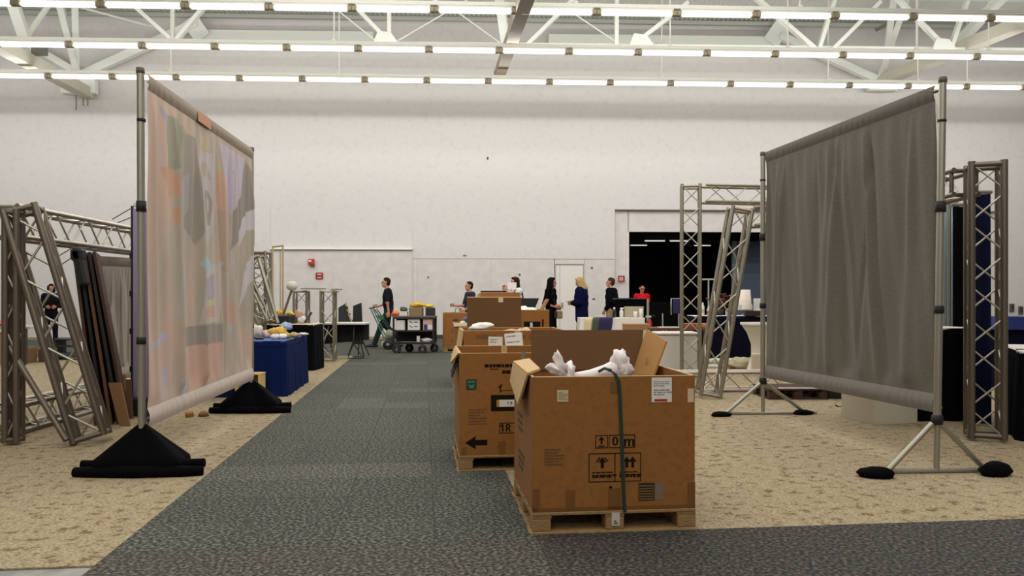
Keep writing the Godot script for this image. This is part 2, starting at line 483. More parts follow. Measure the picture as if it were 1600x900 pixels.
func roof_steel() -> void:
	var w := M(C(226, 230, 222), 0.55)
	var w2 := M(C(196, 192, 176), 0.6)
	# lateral truss just behind the middle lamp row
	var lat := struct("trim_lateral_truss")
	var z := 20.4
	beam(lat, "bottom_chord", P(-420, 60, z - 0.2), P(2000, 84, z + 0.3), 0.14, 0.14, w)
	beam(lat, "top_chord", P(-420, -70, z - 0.2), P(2000, -62, z + 0.3), 0.2, 0.16, w)
	for q in [[38, 62, 8, -40, 0.13], [38, 62, 96, -20, 0.1], [273, 66, 208, 8, 0.15], [273, 66, 330, -2, 0.15], [270, 66, 271, -40, 0.07],
			[612, 70, 535, -10, 0.2], [609, 66, 607, -40, 0.14], [590, 66, 520, 10, 0.03], [618, 66, 740, -6, 0.03], [788, 72, 700, 8, 0.03], [788, 72, 781, -40, 0.2], [822, 72, 905, -10, 0.14], [811, 70, 811, -40, 0.03],
			[963, 72, 964, -40, 0.17], [985, 74, 1075, 4, 0.15], [972, 72, 880, 10, 0.03], [1275, 78, 1178, -6, 0.16], [1278, 80, 1310, -20, 0.17], [1298, 80, 1376, 2, 0.1], [1480, 78, 1400, -4, 0.14], [1484, 78, 1526, -40, 0.16]]:
		beam(lat, "web_brace", P(q[0], q[1], z), P(q[2], q[3], z), q[4], minf(q[4], 0.1), w)
	for q in [[603, 69], [1003, 73], [1476, 80]]:
		part(lat, "gusset_plate", prism([Vector2(-0.34, 0), Vector2(0.34, 0), Vector2(0.12, 0.3), Vector2(-0.2, 0.34)], 0.03), w, P(q[0], q[1], z - 0.12))
	# three trusses that run towards the viewer
	var lt := struct("trim_left_truss")
	beam(lt, "bottom_chord", P(137, 146, 23.72), P(-90, 22, 17.0), 0.34, 0.3, w2)
	beam(lt, "bearing_column", P(117, 140, 23.72), P(117, -60, 23.72), 0.36, 0.2, w)
	beam(lt, "web_brace", P(124, 126, 23.62), P(88, -14, 21.5), 0.17, 0.17, w)
	beam(lt, "web_brace", P(120, 126, 23.62), P(116, -30, 21.5), 0.17, 0.17, w)
	beam(lt, "web_brace", P(40, 64, 20.4), P(2, -50, 19.0), 0.25, 0.2, w)
	beam(lt, "side_strut", P(132, 116, 23.65), P(308, 36, 23.6), 0.2, 0.24, w)
	beam(lt, "side_strut", P(126, 116, 23.65), P(40, 66, 23.6), 0.2, 0.2, w)
	beam(lt, "tie_rod", P(120, 10, 22.0), P(238, 42, 23.6), 0.05, 0.05, w)
	part(lt, "bearing_bracket", B(1.02, 0.42, 0.24, 0.02), w, P(124, 136, 23.65))
	part(lt, "gusset_plate", B(0.5, 0.7, 0.04, 0.01), w, P(306, 44, 23.6), Vector3(0, 0, 0.6))
	part(lt, "cable_box", B(0.36, 0.22, 0.16, 0.01), M(C(110, 112, 100), 0.6), P(62, 80, 20.5))
	for x in [119, 130, 137]:
		rod(lt, "hanging_chain", P(x, 146, 23.65), P(x, 172 if x < 130 else 165, 23.65), 0.02, M(C(130, 132, 120), 0.6))
	var mt := struct("trim_middle_truss")
	beam(mt, "bottom_chord", P(780, 118, 22.3), P(842, -60, 13.0), 0.28, 0.22, M(C(136, 124, 106), 0.7))
	part(mt, "chord_end", B(0.3, 0.2, 0.06, 0.01), M(C(96, 70, 52), 0.7), P(780, 117, 22.36))
	beam(mt, "web_brace", P(790, 66, 19.4), P(775, -40, 18.0), 0.2, 0.2, w)
	var rt := struct("trim_right_truss")
	beam(rt, "bottom_chord", P(1374, 128, 24.6), P(1700, -6, 17.0), 0.34, 0.3, w2)
	beam(rt, "bearing_column", P(1380, 130, 24.7), P(1380, -60, 24.7), 0.36, 0.2, w)
	beam(rt, "web_brace", P(1374, 122, 24.5), P(1425, -30, 21.5), 0.17, 0.17, w)
	beam(rt, "web_brace", P(1380, 122, 24.5), P(1400, -30, 21.5), 0.17, 0.17, w)
	beam(rt, "side_strut", P(1368, 124, 24.5), P(1218, 56, 24.3), 0.2, 0.22, w)
	beam(rt, "web_brace", P(1484, 80, 21.8), P(1600, -40, 20.0), 0.25, 0.2, w)
	part(rt, "bearing_bracket", B(0.9, 0.42, 0.24, 0.02), w, P(1378, 132, 24.72))
	part(rt, "gusset_plate", B(0.5, 0.7, 0.04, 0.01), w, P(1214, 52, 24.3), Vector3(0, 0, -0.6))
	# white ledger beams along the top of the wall
	var lb := struct("trim_ledger_beam")
	beam(lb, "ledger_beam", P(312, 58, 23.85), P(584, 61, 24.08), 0.3, 0.36, w)
	beam(lb, "ledger_beam", P(857, 64, 24.3), P(1216, 68, 24.5), 0.3, 0.34, w)
	part(lb, "ledger_gusset", B(0.5, 0.3, 0.05, 0.01), w, P(1012, 68, 24.2), Vector3(0, 0, 0.6))
	part(lb, "purlin", B(39, 0.12, 0.12, 0.01), M(C(170, 172, 164), 0.6), Vector3(0, 9.7, -24.2), Vector3(0, HALL, 0))
	part(lb, "purlin", B(39, 0.16, 0.12, 0.01), w, Vector3(0, 9.72, -21.9), Vector3(0, HALL, 0))
	var vent := M(C(120, 122, 110), 0.6)
	for q in [[135, 26], [1378, 42]]:
		part(lb, "deck_clip", B(0.4, 0.1, 0.1, 0.01), vent, P(q[0], q[1], 24.1), Vector3(0, 0, 0.5))

func carpets() -> void:
	var fine := noise_tex(31, 0.22, [Color(0.62, 0.62, 0.62), Color(1, 1, 1)], [0.25, 0.75], 512, 2)
	var shades := []
	for k in [[82, 84, 77], [85, 87, 79], [79, 81, 74], [94, 95, 88]]:
		var m := tex_mat(noise_tex(40, 0.075, [C(k[0] - 46, k[1] - 46, k[2] - 46), C(k[0], k[1], k[2]), C(k[0] + 62, k[1] + 60, k[2] + 54)], [0.22, 0.5, 0.8], 512, 3), Vector3.ONE * 0.9, 0.98)
		add_detail(m, fine, Vector3.ONE * 2.3)
		shades.append(m)
	var org := Vector3(0.13, 0, -4.1)
	var a := thing("aisle_carpet", "dark grey flecked aisle carpet running back between the tan booth carpets", "carpet", org, AISLE)
	rng.seed = 5
	var tw := 0.525
	for j in 28:
		for i in 4:
			var q := rng.randf()
			var sh := 0 if q < 0.5 else (1 if q < 0.7 else 2)
			if (j == 3 and i < 3) or (j == 10 and i > 0 and i < 3) or (j == 11 and i == 1) or (j == 22 and i < 3) or (j == 13 and i > 1):
				sh = 3
			part(a, "carpet_tile", B(tw - 0.002, 0.012, 0.498, 0.002), shades[sh], Vector3(-2.1 + (i + 0.5) * tw, 0.006, -0.25 - j * 0.5))
	var near_m := tex_mat(noise_tex(44, 0.075, [C(34, 32, 29), C(84, 80, 73), C(150, 143, 130)], [0.2, 0.5, 0.85], 512, 3), Vector3.ONE * 0.9, 0.98)
	add_detail(near_m, fine, Vector3.ONE * 2.3)
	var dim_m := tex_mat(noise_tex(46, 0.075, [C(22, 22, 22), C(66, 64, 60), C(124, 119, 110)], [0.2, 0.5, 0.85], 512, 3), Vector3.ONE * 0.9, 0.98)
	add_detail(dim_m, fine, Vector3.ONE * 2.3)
	var x := thing("cross_aisle_carpet", "brownish grey flecked carpet crossing in front of the nearest pallet box", "carpet", org, AISLE)
	part(x, "carpet_roll", B(2.1, 0.012, 6, 0.002), near_m, Vector3(-1.05, 0.006, 3.0))
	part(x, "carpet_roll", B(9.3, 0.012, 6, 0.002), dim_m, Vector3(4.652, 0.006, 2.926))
	var bk := thing("rear_aisle_carpet", "grey carpet strip along the back wall behind the booths", "carpet", Vector3(0, 0, -20.75), HALL)
	part(bk, "carpet_roll", B(30, 0.008, 7.0, 0.002), shades[0], Vector3(-1, 0.004, 0))
	var tan := tex_mat(noise_tex(60, 0.017, [C(112, 92, 62), C(128, 108, 76), C(164, 148, 118), C(176, 160, 130)], [0.1, 0.25, 0.36, 0.85], 1024, 4), Vector3(0.5, 0.5, 0.5), 0.98)
	add_detail(tan, noise_tex(62, 0.09, [Color(0.72, 0.7, 0.66), Color(1, 1, 1)], [0.25, 0.6], 512, 3), Vector3(0.8, 1.0, 1.4))
	var l := thing("booth_carpet", "tan scuffed booth carpet under the printed screen, left of the aisle", "carpet", org, AISLE)
	part(l, "carpet_roll", B(13.0, 0.01, 13.55, 0.002), tan, Vector3(-8.6, 0.005, -6.6))
	var r := thing("booth_carpet", "tan scuffed booth carpet under the grey screen, right of the boxes", "carpet", org, AISLE)
	part(r, "carpet_roll", B(14.0, 0.01, 13.85, 0.002), tan, Vector3(7.0, 0.005, -7.0))

# ---- aluminium truss -------------------------------------------------------------------------
func box_truss(t: Node3D, a: Vector3, b: Vector3, up: Vector3, s: float, bay: float, rc: float, rb: float, mt: Material, bmt: Material, ends := true) -> void:
	var d := (b - a).normalized()
	var v := (up - d * up.dot(d)).normalized()
	var u := d.cross(v)
	var c := []
	for q in [[-1, -1], [1, -1], [1, 1], [-1, 1]]:
		var o: Vector3 = (u * q[0] + v * q[1]) * s / 2.0
		c.append(o)
		rod(t, "chord", a + o, b + o, rc, mt)
	var n := maxi(1, int(round((b - a).length() / bay)))
	for f in 4:
		for i in n:
			var p: Vector3 = a.lerp(b, (i + 0.08) / n) + c[(f + i + (f % 2)) % 4 if false else (f if (i + f) % 2 == 0 else (f + 1) % 4)]
			var q: Vector3 = a.lerp(b, (i + 0.92) / n) + c[(f + 1) % 4 if (i + f) % 2 == 0 else f]
			rod(t, "brace", p, q, rb, bmt)
		if ends:
			for e in [a.lerp(b, 0.012), a.lerp(b, 0.988)]:
				rod(t, "end_bar", e + c[f], e + c[(f + 1) % 4], rc * 0.8, mt)

# ---- pipe-and-drape screens ------------------------------------------------------------------
func screen_print() -> ImageTexture:   # a projected abstract print: patches of salmon, lavender, green and grey
	var w := 512
	var h := 420
	var im := Image.create(w, h, false, Image.FORMAT_RGBA8)
	var nz := FastNoiseLite.new()
	nz.seed = 4
	nz.frequency = 0.006
	var nf := FastNoiseLite.new()
	nf.seed = 9
	nf.frequency = 0.03
	var grey := C(174, 164, 147)
	var pink := C(200, 172, 154)
	for y in h:
		for x in w:
			var n := nz.get_noise_2d(x * 2.2, y * 0.7)
			var f := nf.get_noise_2d(x, y * 0.35)
			var k := clampf(0.3 + n * 1.1 + (0.55 if x < 90 else 0.0) - (0.25 if x > 330 else 0.0) + (0.25 if y > 330 else 0.0), 0.0, 1.0)
			var c := grey.lerp(pink, k)
			c = c.lerp(C(186, 176, 190), clampf(f * 1.2 - 0.2, 0.0, 0.5))
			im.set_pixel(x, y, c)
	var P0 := [
		[C(140, 146, 122), 0.75, [0.12, 0.04, 0.21, 0.03, 0.26, 0.08, 0.2, 0.2, 0.13, 0.24]],
		[C(152, 156, 134), 0.6, [0.2, 0.04, 0.29, 0.05, 0.27, 0.2, 0.22, 0.3]],
		[C(172, 160, 186), 0.9, [0.083, 0.028, 0.101, 0.025, 0.139, 0.052, 0.12, 0.07, 0.101, 0.056]],
		[C(206, 154, 124), 0.8, [0.086, 0.222, 0.163, 0.212, 0.233, 0.285, 0.139, 0.315]],
		[C(206, 150, 118), 0.8, [0.163, 0.36, 0.25, 0.3, 0.179, 0.41]],
		[C(136, 130, 122), 0.6, [0.26, 0.06, 0.36, 0.06, 0.4, 0.36, 0.36, 0.46, 0.27, 0.4]],
		[C(172, 168, 178), 0.6, [0.25, 0.24, 0.3, 0.2, 0.3, 0.34, 0.256, 0.37]],
		[C(196, 176, 138), 0.8, [0.393, 0.03, 0.484, 0.03, 0.48, 0.08, 0.401, 0.095]],
		[C(192, 184, 190), 0.9, [0.407, 0.095, 0.506, 0.085, 0.55, 0.2, 0.53, 0.22, 0.502, 0.16, 0.448, 0.123, 0.401, 0.16]],
		[C(186, 180, 182), 0.85, [0.417, 0.215, 0.448, 0.185, 0.535, 0.193, 0.556, 0.307, 0.523, 0.4, 0.47, 0.47, 0.44, 0.41, 0.412, 0.325]],
		[C(150, 136, 120), 0.85, [0.448, 0.241, 0.491, 0.234, 0.524, 0.278, 0.506, 0.37, 0.468, 0.375, 0.448, 0.305]],
		[C(190, 178, 176), 0.8, [0.47, 0.27, 0.495, 0.265, 0.5, 0.31, 0.48, 0.33]],
		[C(206, 158, 130), 0.85, [0.569, 0.149, 0.629, 0.133, 0.653, 0.293, 0.574, 0.304]],
		[C(178, 150, 132), 0.7, [0.58, 0.3, 0.65, 0.3, 0.7, 0.55, 0.61, 0.55]],
		[C(190, 178, 196), 0.95, [0.612, 0.02, 0.884, 0.02, 0.841, 0.193, 0.73, 0.32, 0.666, 0.204]],
		[C(120, 108, 112), 0.9, [0.733, 0.094, 0.771, 0.113, 0.757, 0.125]],
		[C(140, 132, 122), 0.9, [0.884, 0.02, 1.0, 0.06, 1.0, 0.3, 0.85, 0.36, 0.74, 0.46, 0.73, 0.33, 0.841, 0.2]],
		[C(208, 200, 208), 0.95, [0.992, 0.237, 1.0, 0.33, 0.9, 0.36, 0.86, 0.4, 0.82, 0.47, 0.8, 0.5, 0.82, 0.4, 0.86, 0.3]],
		[C(206, 198, 206), 0.95, [1.0, 0.448, 1.0, 0.581, 0.903, 0.622, 0.858, 0.71, 0.888, 0.544]],
		[C(168, 192, 202), 0.9, [0.413, 0.462, 0.46, 0.5, 0.54, 0.529, 0.5, 0.57, 0.471, 0.595, 0.43, 0.585, 0.417, 0.567, 0.376, 0.528]],
		[C(198, 186, 180), 0.85, [0.413, 0.575, 0.612, 0.508, 0.6, 0.755, 0.392, 0.753]],
		[C(164, 154, 172), 0.85, [0.422, 0.591, 0.563, 0.554, 0.563, 0.66, 0.417, 0.67]],
		[C(196, 190, 150), 0.8, [0.417, 0.67, 0.563, 0.66, 0.563, 0.69, 0.415, 0.695]],
		[C(206, 158, 138), 0.85, [0.415, 0.695, 0.563, 0.69, 0.56, 0.735, 0.41, 0.735]],
		[C(136, 128, 120), 0.75, [0.26, 0.761, 0.624, 0.765, 0.624, 0.845, 0.26, 0.829]],
		[C(206, 160, 142), 0.85, [0.279, 0.831, 0.62, 0.843, 0.6, 0.99, 0.279, 0.99]],
		[C(200, 156, 136), 0.7, [0.624, 0.641, 0.785, 0.689, 0.813, 0.785, 0.637, 0.757]],
		[C(186, 184, 206), 0.85, [0.025, 0.801, 0.08, 0.772, 0.14, 0.768, 0.132, 0.796, 0.032, 0.818]],
		[C(182, 188, 204), 0.8, [0.225, 0.766, 0.26, 0.738, 0.251, 0.806]],
		[C(182, 188, 204), 0.8, [0.242, 0.828, 0.298, 0.833, 0.27, 0.876]],
		[C(180, 188, 204), 0.8, [0.216, 0.94, 0.279, 0.94, 0.279, 1.0, 0.233, 1.0]],
		[C(172, 174, 178), 0.7, [0.207, 0.551, 0.251, 0.564, 0.242, 0.677, 0.198, 0.669]],
		[C(180, 184, 204), 0.7, [0.1, 0.9, 0.15, 0.88, 0.14, 0.98]],
	]
	for e in P0:
		var poly := PackedVector2Array()
		for i in range(0, e[2].size(), 2):
			poly.append(Vector2(e[2][i] * w, e[2][i + 1] * h))
		var col: Color = e[0].lerp(C(172, 162, 150), 0.12)
		var lo := poly[0]
		var hi := poly[0]
		for p in poly:
			lo = lo.min(p)
			hi = hi.max(p)
		for y in range(maxi(0, int(lo.y)), mini(h, int(hi.y) + 1)):
			var xs := []
			for i in poly.size():
				var a := poly[i]
				var b := poly[(i + 1) % poly.size()]
				if (a.y <= y) != (b.y <= y):
					xs.append(a.x + (y - a.y) / (b.y - a.y) * (b.x - a.x))
			xs.sort()
			for i in range(0, xs.size() - 1, 2):
				for x in range(maxi(0, int(xs[i])), mini(w, int(xs[i + 1]) + 1)):
					im.set_pixel(x, y, im.get_pixel(x, y).lerp(col, e[1]))
	im.resize(190, 156, Image.INTERPOLATE_BILINEAR)
	im.resize(w, h, Image.INTERPOLATE_CUBIC)
	return ImageTexture.create_from_image(im)

func fold(u: float, v: float, seed_: float) -> float:   # depth of the folds in hanging cloth
	var s := 0.0
	for i in 15:
		var c := fposmod(sin(seed_ * 12.9 + i * 78.2) * 43758.5, 1.0)
		var lean := (fposmod(sin(seed_ * 7.1 + i * 31.7) * 9631.3, 1.0) - 0.5) * 0.22
		var wd := 0.006 + 0.016 * fposmod(c * 7.3, 1.0)
		var x := (u - c - lean * v) / (wd * (0.6 + 1.3 * v))
		s += exp(-x * x) * (0.016 + 0.016 * fposmod(c * 5.7, 1.0)) * (1.0 - 0.45 * v) * smoothstep(-0.05, 0.25, v) * (1.0 if i % 2 else -0.6)
	s += 0.007 * sin(u * 34.0 + seed_ + 2.2 * sin(v * 3.0 + u * 5.0)) * smoothstep(0.0, 0.2, v)
	s += 0.0035 * sin(u * 91.0 + 4.0 * sin(v * 2.3 + seed_)) * (1.0 - 0.5 * v)
	return s * smoothstep(0.0, 0.05, v) * smoothstep(1.0, 0.95, v)
func cloth(p: Node3D, nb: Vector3, fb: Vector3, y0n: float, y1n: float, y0f: float, y1f: float, face: Vector3, mt: Material, header: Material, hem: Material, seed_: float) -> void:
	var hh := 0.1
	var hm := 0.135
	var f := func(u: float, v: float) -> Vector3:
		var b := nb.lerp(fb, u)
		var top := lerpf(y1n, y1f, u) - hh
		var bot := lerpf(y0n, y0f, u) + hm
		return Vector3(b.x, lerpf(top, bot, v), b.z) + face * fold(u, v, seed_) * (1.7 if seed_ < 3.0 else 1.5)
	part(p, "fabric", sheet(220, 60, f), mt)
	var gather := func(u: float) -> float: return 0.004 * sin(u * 160.0 + 3.0 * sin(u * 17.0)) * absf(sin(u * 7.0 + seed_))
	var g := func(u: float, v: float) -> Vector3:
		var b := nb.lerp(fb, u)
		var top := lerpf(y1n, y1f, u)
		return Vector3(b.x, top + 0.012 - (hh + 0.012) * v, b.z) + face * (0.014 * sin(v * PI) + gather.call(u) * sin(v * PI))
	part(p, "rod_pocket", sheet(160, 8, g), header)
	var k := func(u: float, v: float) -> Vector3:
		var b := nb.lerp(fb, u)
		var bot := lerpf(y0n, y0f, u)
		return Vector3(b.x, bot + hm * (1.0 - v), b.z) + face * (0.018 * sin(v * PI) + gather.call(u + 0.3) * sin(v * PI))
	part(p, "hem_pocket", sheet(160, 8, k), hem)
	var back := func(u: float, v: float) -> Vector3:
		var b := nb.lerp(fb, u)
		var bot := lerpf(y0n, y0f, u)
		return Vector3(b.x, bot + hm * (1.0 - v), b.z) - face * 0.018 * sin(v * PI)
	part(p, "hem_pocket_back", sheet(40, 6, back), hem)

func screens() -> void:
	var pipe := M(C(160, 156, 142), 0.42, 0.75)
	var rubber := M(C(18, 18, 18), 0.7)
	var black := M(C(8, 8, 9), 0.95, 0.0, 0.2)
	# the printed screen on the left
	var nb := G(222, 742)
	var fb := G(393, 645)
	var t := thing("drape_screen", "tall screen of pastel printed fabric stretched between two metal poles, left of the aisle", "screen")
	for e in [[nb, 2.87, "near"], [fb, 2.885, "far"]]:
		var b: Vector3 = e[0]
		rod(t, "pole", b + Vector3(0, 0.02, 0), Vector3(b.x - (0.012 if e[2] == "near" else 0.0), e[1], b.z), 0.026, pipe)
		part(t, "base_plate", B(0.22, 0.02, 0.22, 0.004), pipe, b + Vector3(0, 0.02, 0))
		part(t, "pole_cap", lathe([[0.0, 0.012], [0.028, 0.01], [0.029, -0.03], [0.0, -0.03]]), M(C(90, 82, 70), 0.6), Vector3(b.x - (0.012 if e[2] == "near" else 0.0), e[1], b.z))
		for c in [[0.95, 0.03, 0.05], [1.9, 0.032, 0.075], [2.51, 0.028, 0.02]]:
			part(t, "clamp_collar", lathe([[0.0, c[2] / 2], [c[1] + 0.002, c[2] / 2], [c[1] + 0.002, -c[2] / 2], [0.0, -c[2] / 2]]), rubber, Vector3(b.x - 0.006, c[0], b.z))
	for y in [[2.79, 2.8], [0.4, 0.42]]:
		rod(t, "crossbar", Vector3(nb.x + 0.03, y[0], nb.z - 0.03), Vector3(fb.x, y[1], fb.z + 0.03), 0.011, pipe)
	var pm := StandardMaterial3D.new()
	pm.albedo_texture = screen_print()
	pm.roughness = 0.9
	pm.texture_repeat = false
	pm.cull_mode = BaseMaterial3D.CULL_DISABLED
	pm.rim_enabled = true
	pm.rim = 0.15
	var hd := M(C(146, 132, 116), 0.9)
	cloth(t, nb + Vector3(0.032, 0, -0.01), fb + Vector3(0.02, 0, 0.04), 0.335, 2.83, 0.36, 2.86, Vector3(1, 0, -0.07), pm, hd, M(C(196, 182, 172), 0.9), 1.0)
	part(t, "header_patch", sheet(8, 3, func(u: float, v: float) -> Vector3:
		var b := (nb + Vector3(0.032, 0, -0.01)).lerp(fb + Vector3(0.02, 0, 0.04), 0.36 + 0.12 * u)
		return b + Vector3(0.02, 2.835 - 0.085 * v, 0)), M(C(196, 146, 116), 0.9))
	for e in [[nb, 0.47, 0.34, "near pole", 0.355], [fb, 0.46, 0.33, "far pole", 0.36]]:
		var b: Vector3 = e[0]
		var c := thing("base_cover", "black cloth cover draped as a tent over the foot of the printed screen's %s" % e[3], "cover", b, 0.05, "")
		var w: float = e[4]
		part(c, "tent", sheet(40, 12, func(u: float, v: float) -> Vector3:
			var a := u * TAU
			var sx := cos(a)
			var sz := sin(a)
			var m := maxf(absf(sx), absf(sz) * 1.3)
			var k := lerpf(0.05, 1.0, minf(v / 0.68, 1.0))
			var y := 0.37 * (1.0 - v)
			return Vector3(sx / m * w * 0.83 * k + 0.008 * sin(a * 7.0) * v, y, sz / m * 0.16 * k + 0.012 * sin(a * 9.0) * v)), black)
		part(c, "sleeve", tube([Vector3(-e[1] + 0.04, 0.038, 0.07), Vector3(-0.3, 0.042, 0.1), Vector3(0.0, 0.048, 0.13), Vector3(0.33, 0.042, 0.1), Vector3(e[1] - 0.02, 0.038, 0.07)], [0.036, 0.04, 0.046, 0.04, 0.036]), black)
		part(c, "sleeve", tube([Vector3(-e[2] - 0.07, 0.085, 0.02), Vector3(0.0, 0.06, 0.0), Vector3(e[2] + 0.1, 0.085, 0.02)], [0.028, 0.04, 0.032]), black)
	# the plain grey screen on the right
	var rn := G(1463, 741)
	var rf := G(1192, 649)
	var s := thing("drape_screen", "tall plain grey fabric screen hung between two silver poles, right of the boxes", "screen")
	for e in [[rn, 2.81, 0.045, 0.39, -0.36, 0.36], [rf, 2.8, 0.0, 0.37, -0.4, 0.46]]:
		var b: Vector3 = e[0]
		var top := Vector3(b.x + e[2], e[1], b.z)
		rod(s, "pole", b.lerp(top, e[3] / e[1]), top, 0.026, pipe)
		rod(s, "lower_pole", b + Vector3(0, 0.03, 0), b.lerp(top, e[3] / e[1]), 0.02, pipe)
		part(s, "pole_cap", lathe([[0.0, 0.012], [0.028, 0.01], [0.029, -0.03], [0.0, -0.03]]), M(C(90, 82, 70), 0.6), top)
		part(s, "hub_collar", lathe([[0.0, 0.035], [0.036, 0.03], [0.04, 0.0], [0.036, -0.035], [0.0, -0.035]]), rubber, b.lerp(top, e[3] / e[1]))
		for c in [[1.17, 0.032, 0.055], [1.9, 0.034, 0.075], [2.51, 0.028, 0.018]]:
			part(s, "clamp_collar", lathe([[0.0, c[2] / 2], [c[1] + 0.002, c[2] / 2], [c[1] + 0.002, -c[2] / 2], [0.0, -c[2] / 2]]), rubber, b.lerp(top, c[0] / e[1]))
		rod(s, "foot_bar", b + Vector3(e[4] - 0.12, 0.025, 0.03), b + Vector3(e[5] + 0.12, 0.025, -0.03), 0.02, pipe)
		for q in [-1.0, 1.0]:
			var ex: float = e[4] if q < 0 else e[5]
			rod(s, "brace_leg", b + Vector3(0.03 * q, e[3] - 0.03, 0), b + Vector3(ex, 0.03, -0.03 * q), 0.019, pipe)
	for y in [[2.77, 2.79], [0.5, 0.46]]:
		rod(s, "crossbar", Vector3(rn.x + 0.05, y[0] - 0.03, rn.z - 0.03), Vector3(rf.x + 0.04, y[1] - 0.03, rf.z + 0.03), 0.011, pipe)
	var gm := tex_mat(noise_tex(71, 0.05, [C(90, 86, 77), C(99, 95, 85)], [0.2, 0.8]), Vector3.ONE * 1.2, 0.9)
	gm.rim_enabled = true
	gm.rim = 0.12
	cloth(s, rn + Vector3(0.02, 0, -0.05), rf + Vector3(0.02, 0, 0.05), 0.43, 2.765, 0.405, 2.79, Vector3(-1, 0, 0.1), gm, M(C(92, 86, 79), 0.9), M(C(116, 111, 105), 0.9), 5.0)
	var bags := [[G(1370, 748), -0.2, 1.0, "left foot of the grey screen's near pole"], [G(1556, 745), 0.25, 1.3, "right foot of the grey screen's near pole"]]
	for e in bags:
		var b := thing("weight_bag", "small black weight bag slumped over the %s" % e[3], "bag", e[0], e[1])
		part(b, "bag_body", blob(Vector3(0.25, 0.095 * e[2], 0.15), int(e[2] * 10), 0.25, 1.2), black, Vector3(0, 0.035 * e[2], 0))
		part(b, "bag_strap", tube([Vector3(-0.09, 0.03, 0.06), Vector3(0, 0.075 * e[2], 0.02), Vector3(0.09, 0.04, 0.05)], 0.01), black)
	for e in [[G(1127, 652), 0.1, "left end of the grey screen's far foot bar"], [G(1255, 649), 0.1, "right end of the grey screen's far foot bar"]]:
		var b := thing("weight_bag", "flat black weight bag on the %s" % e[2], "bag", e[0], e[1])
		part(b, "bag_body", blob(Vector3(0.22, 0.07, 0.13), 3, 0.3, 1.2), black, Vector3(0, 0.026, 0))

# ---- pallets and pallet boxes ----------------------------------------------------------------
const CARD := [[150, 112, 66], [120, 88, 50]]
var card: StandardMaterial3D
var card_in: StandardMaterial3D
var card_pale: StandardMaterial3D
var tape: StandardMaterial3D
var ink: StandardMaterial3D
func pallet(label: String, at: Vector3, turn: float, w: float, d: float, h: float, mt: Material, mt2: Material) -> Node3D:
	var t := thing("pallet", label, "pallet", at, turn)
	var th := h * 0.15
	for i in 5:
		part(t, "deck_board", B(w, th, d * 0.17, 0.003), mt, Vector3(0, h - th / 2, -d / 2 + d * (0.085 + i * 0.2075)))
	for i in 3:
		part(t, "stringer_board", B(d * 0.12, th, d - 0.002, 0.003), mt2, Vector3((i - 1) * (w - d * 0.12) / 2, h - th * 1.5, 0))
		for k in 3:
			part(t, "block", B(0.1, h - th * 3.0, 0.1, 0.004), mt, Vector3((i - 1) * (w - 0.1) / 2, h / 2 - th / 2.0, (k - 1) * (d - 0.1) / 2))
		part(t, "bottom_board", B(w + 0.03, th, 0.12, 0.003), mt, Vector3(0, th / 2, (i - 1) * (d - 0.1) / 2))
		part(t, "bottom_skid", B(0.11, th * 0.98, d * 0.98, 0.003), mt2, Vector3((i - 1) * (w - 0.09) / 2, th / 2, 0))
	return t
func carton(label: String, at: Vector3, turn: float, w: float, d: float, h: float) -> Node3D:   # open-topped corrugated box, origin at its base
	var t := thing("cardboard_box", label, "box", at, turn)
	var k := 0.014
	part(t, "front_panel", B(w, h, k, 0.003), card, Vector3(0, h / 2, d / 2 - k / 2))
	part(t, "back_panel", B(w, h, k, 0.003), card, Vector3(0, h / 2, -d / 2 + k / 2))
	for s in [-1.0, 1.0]:
		part(t, "side_panel", B(k, h, d - 2 * k, 0.003), card, Vector3(s * (w / 2 - k / 2), h / 2, 0))
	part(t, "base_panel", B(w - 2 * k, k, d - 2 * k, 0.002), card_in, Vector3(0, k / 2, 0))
	part(t, "rim_edge", boxes([[Vector3(0, h, d / 2 - k / 2), Vector3(w, 0.004, k)], [Vector3(0, h, -d / 2 + k / 2), Vector3(w, 0.004, k)], [Vector3(-w / 2 + k / 2, h, 0), Vector3(k, 0.004, d)], [Vector3(w / 2 - k / 2, h, 0), Vector3(k, 0.004, d)]], 0.001), card_pale)
	return t
func decal(t: Node3D, n: String, x: float, y: float, z: float, w: float, h: float, mt: Material, th := 0.002) -> MeshInstance3D:
	return part(t, n, B(w, h, th, 0), mt, Vector3(x, y, z + th / 2))
func text_lines(t: Node3D, x: float, y: float, z: float, w: float, rows: int, dy: float, mt: Material, th := 0.006) -> void:   # print too small to read: rows of dashes
	for i in rows:
		var list := []
		var at := 0.0
		while at < w * (0.65 + 0.35 * rng.randf()):
			var l := rng.randf_range(0.012, 0.035)
			list.append([Vector3(x + at + l / 2, y - i * dy, z + 0.001), Vector3(l, th, 0.0015)])
			at += l + 0.005
		part(t, "text_line", boxes(list, 0.0), mt)
func frame_of(t: Node3D, n: String, x: float, y: float, z: float, w: float, h: float, b: float, mt: Material) -> void:
	part(t, n, boxes([[Vector3(x, y + h / 2, z), Vector3(w + b, b, 0.002)], [Vector3(x, y - h / 2, z), Vector3(w + b, b, 0.002)], [Vector3(x - w / 2, y, z), Vector3(b, h, 0.002)], [Vector3(x + w / 2, y, z), Vector3(b, h, 0.002)]], 0.0), mt)
func arrow(sc: float, stem := 0.22) -> ArrayMesh:
	return prism([Vector2(-stem / 2, -0.5) * sc, Vector2(stem / 2, -0.5) * sc, Vector2(stem / 2, 0.05) * sc, Vector2(0.38, 0.0) * sc, Vector2(0.0, 0.5) * sc, Vector2(-0.38, 0.0) * sc, Vector2(-stem / 2, 0.05) * sc], 0.002)

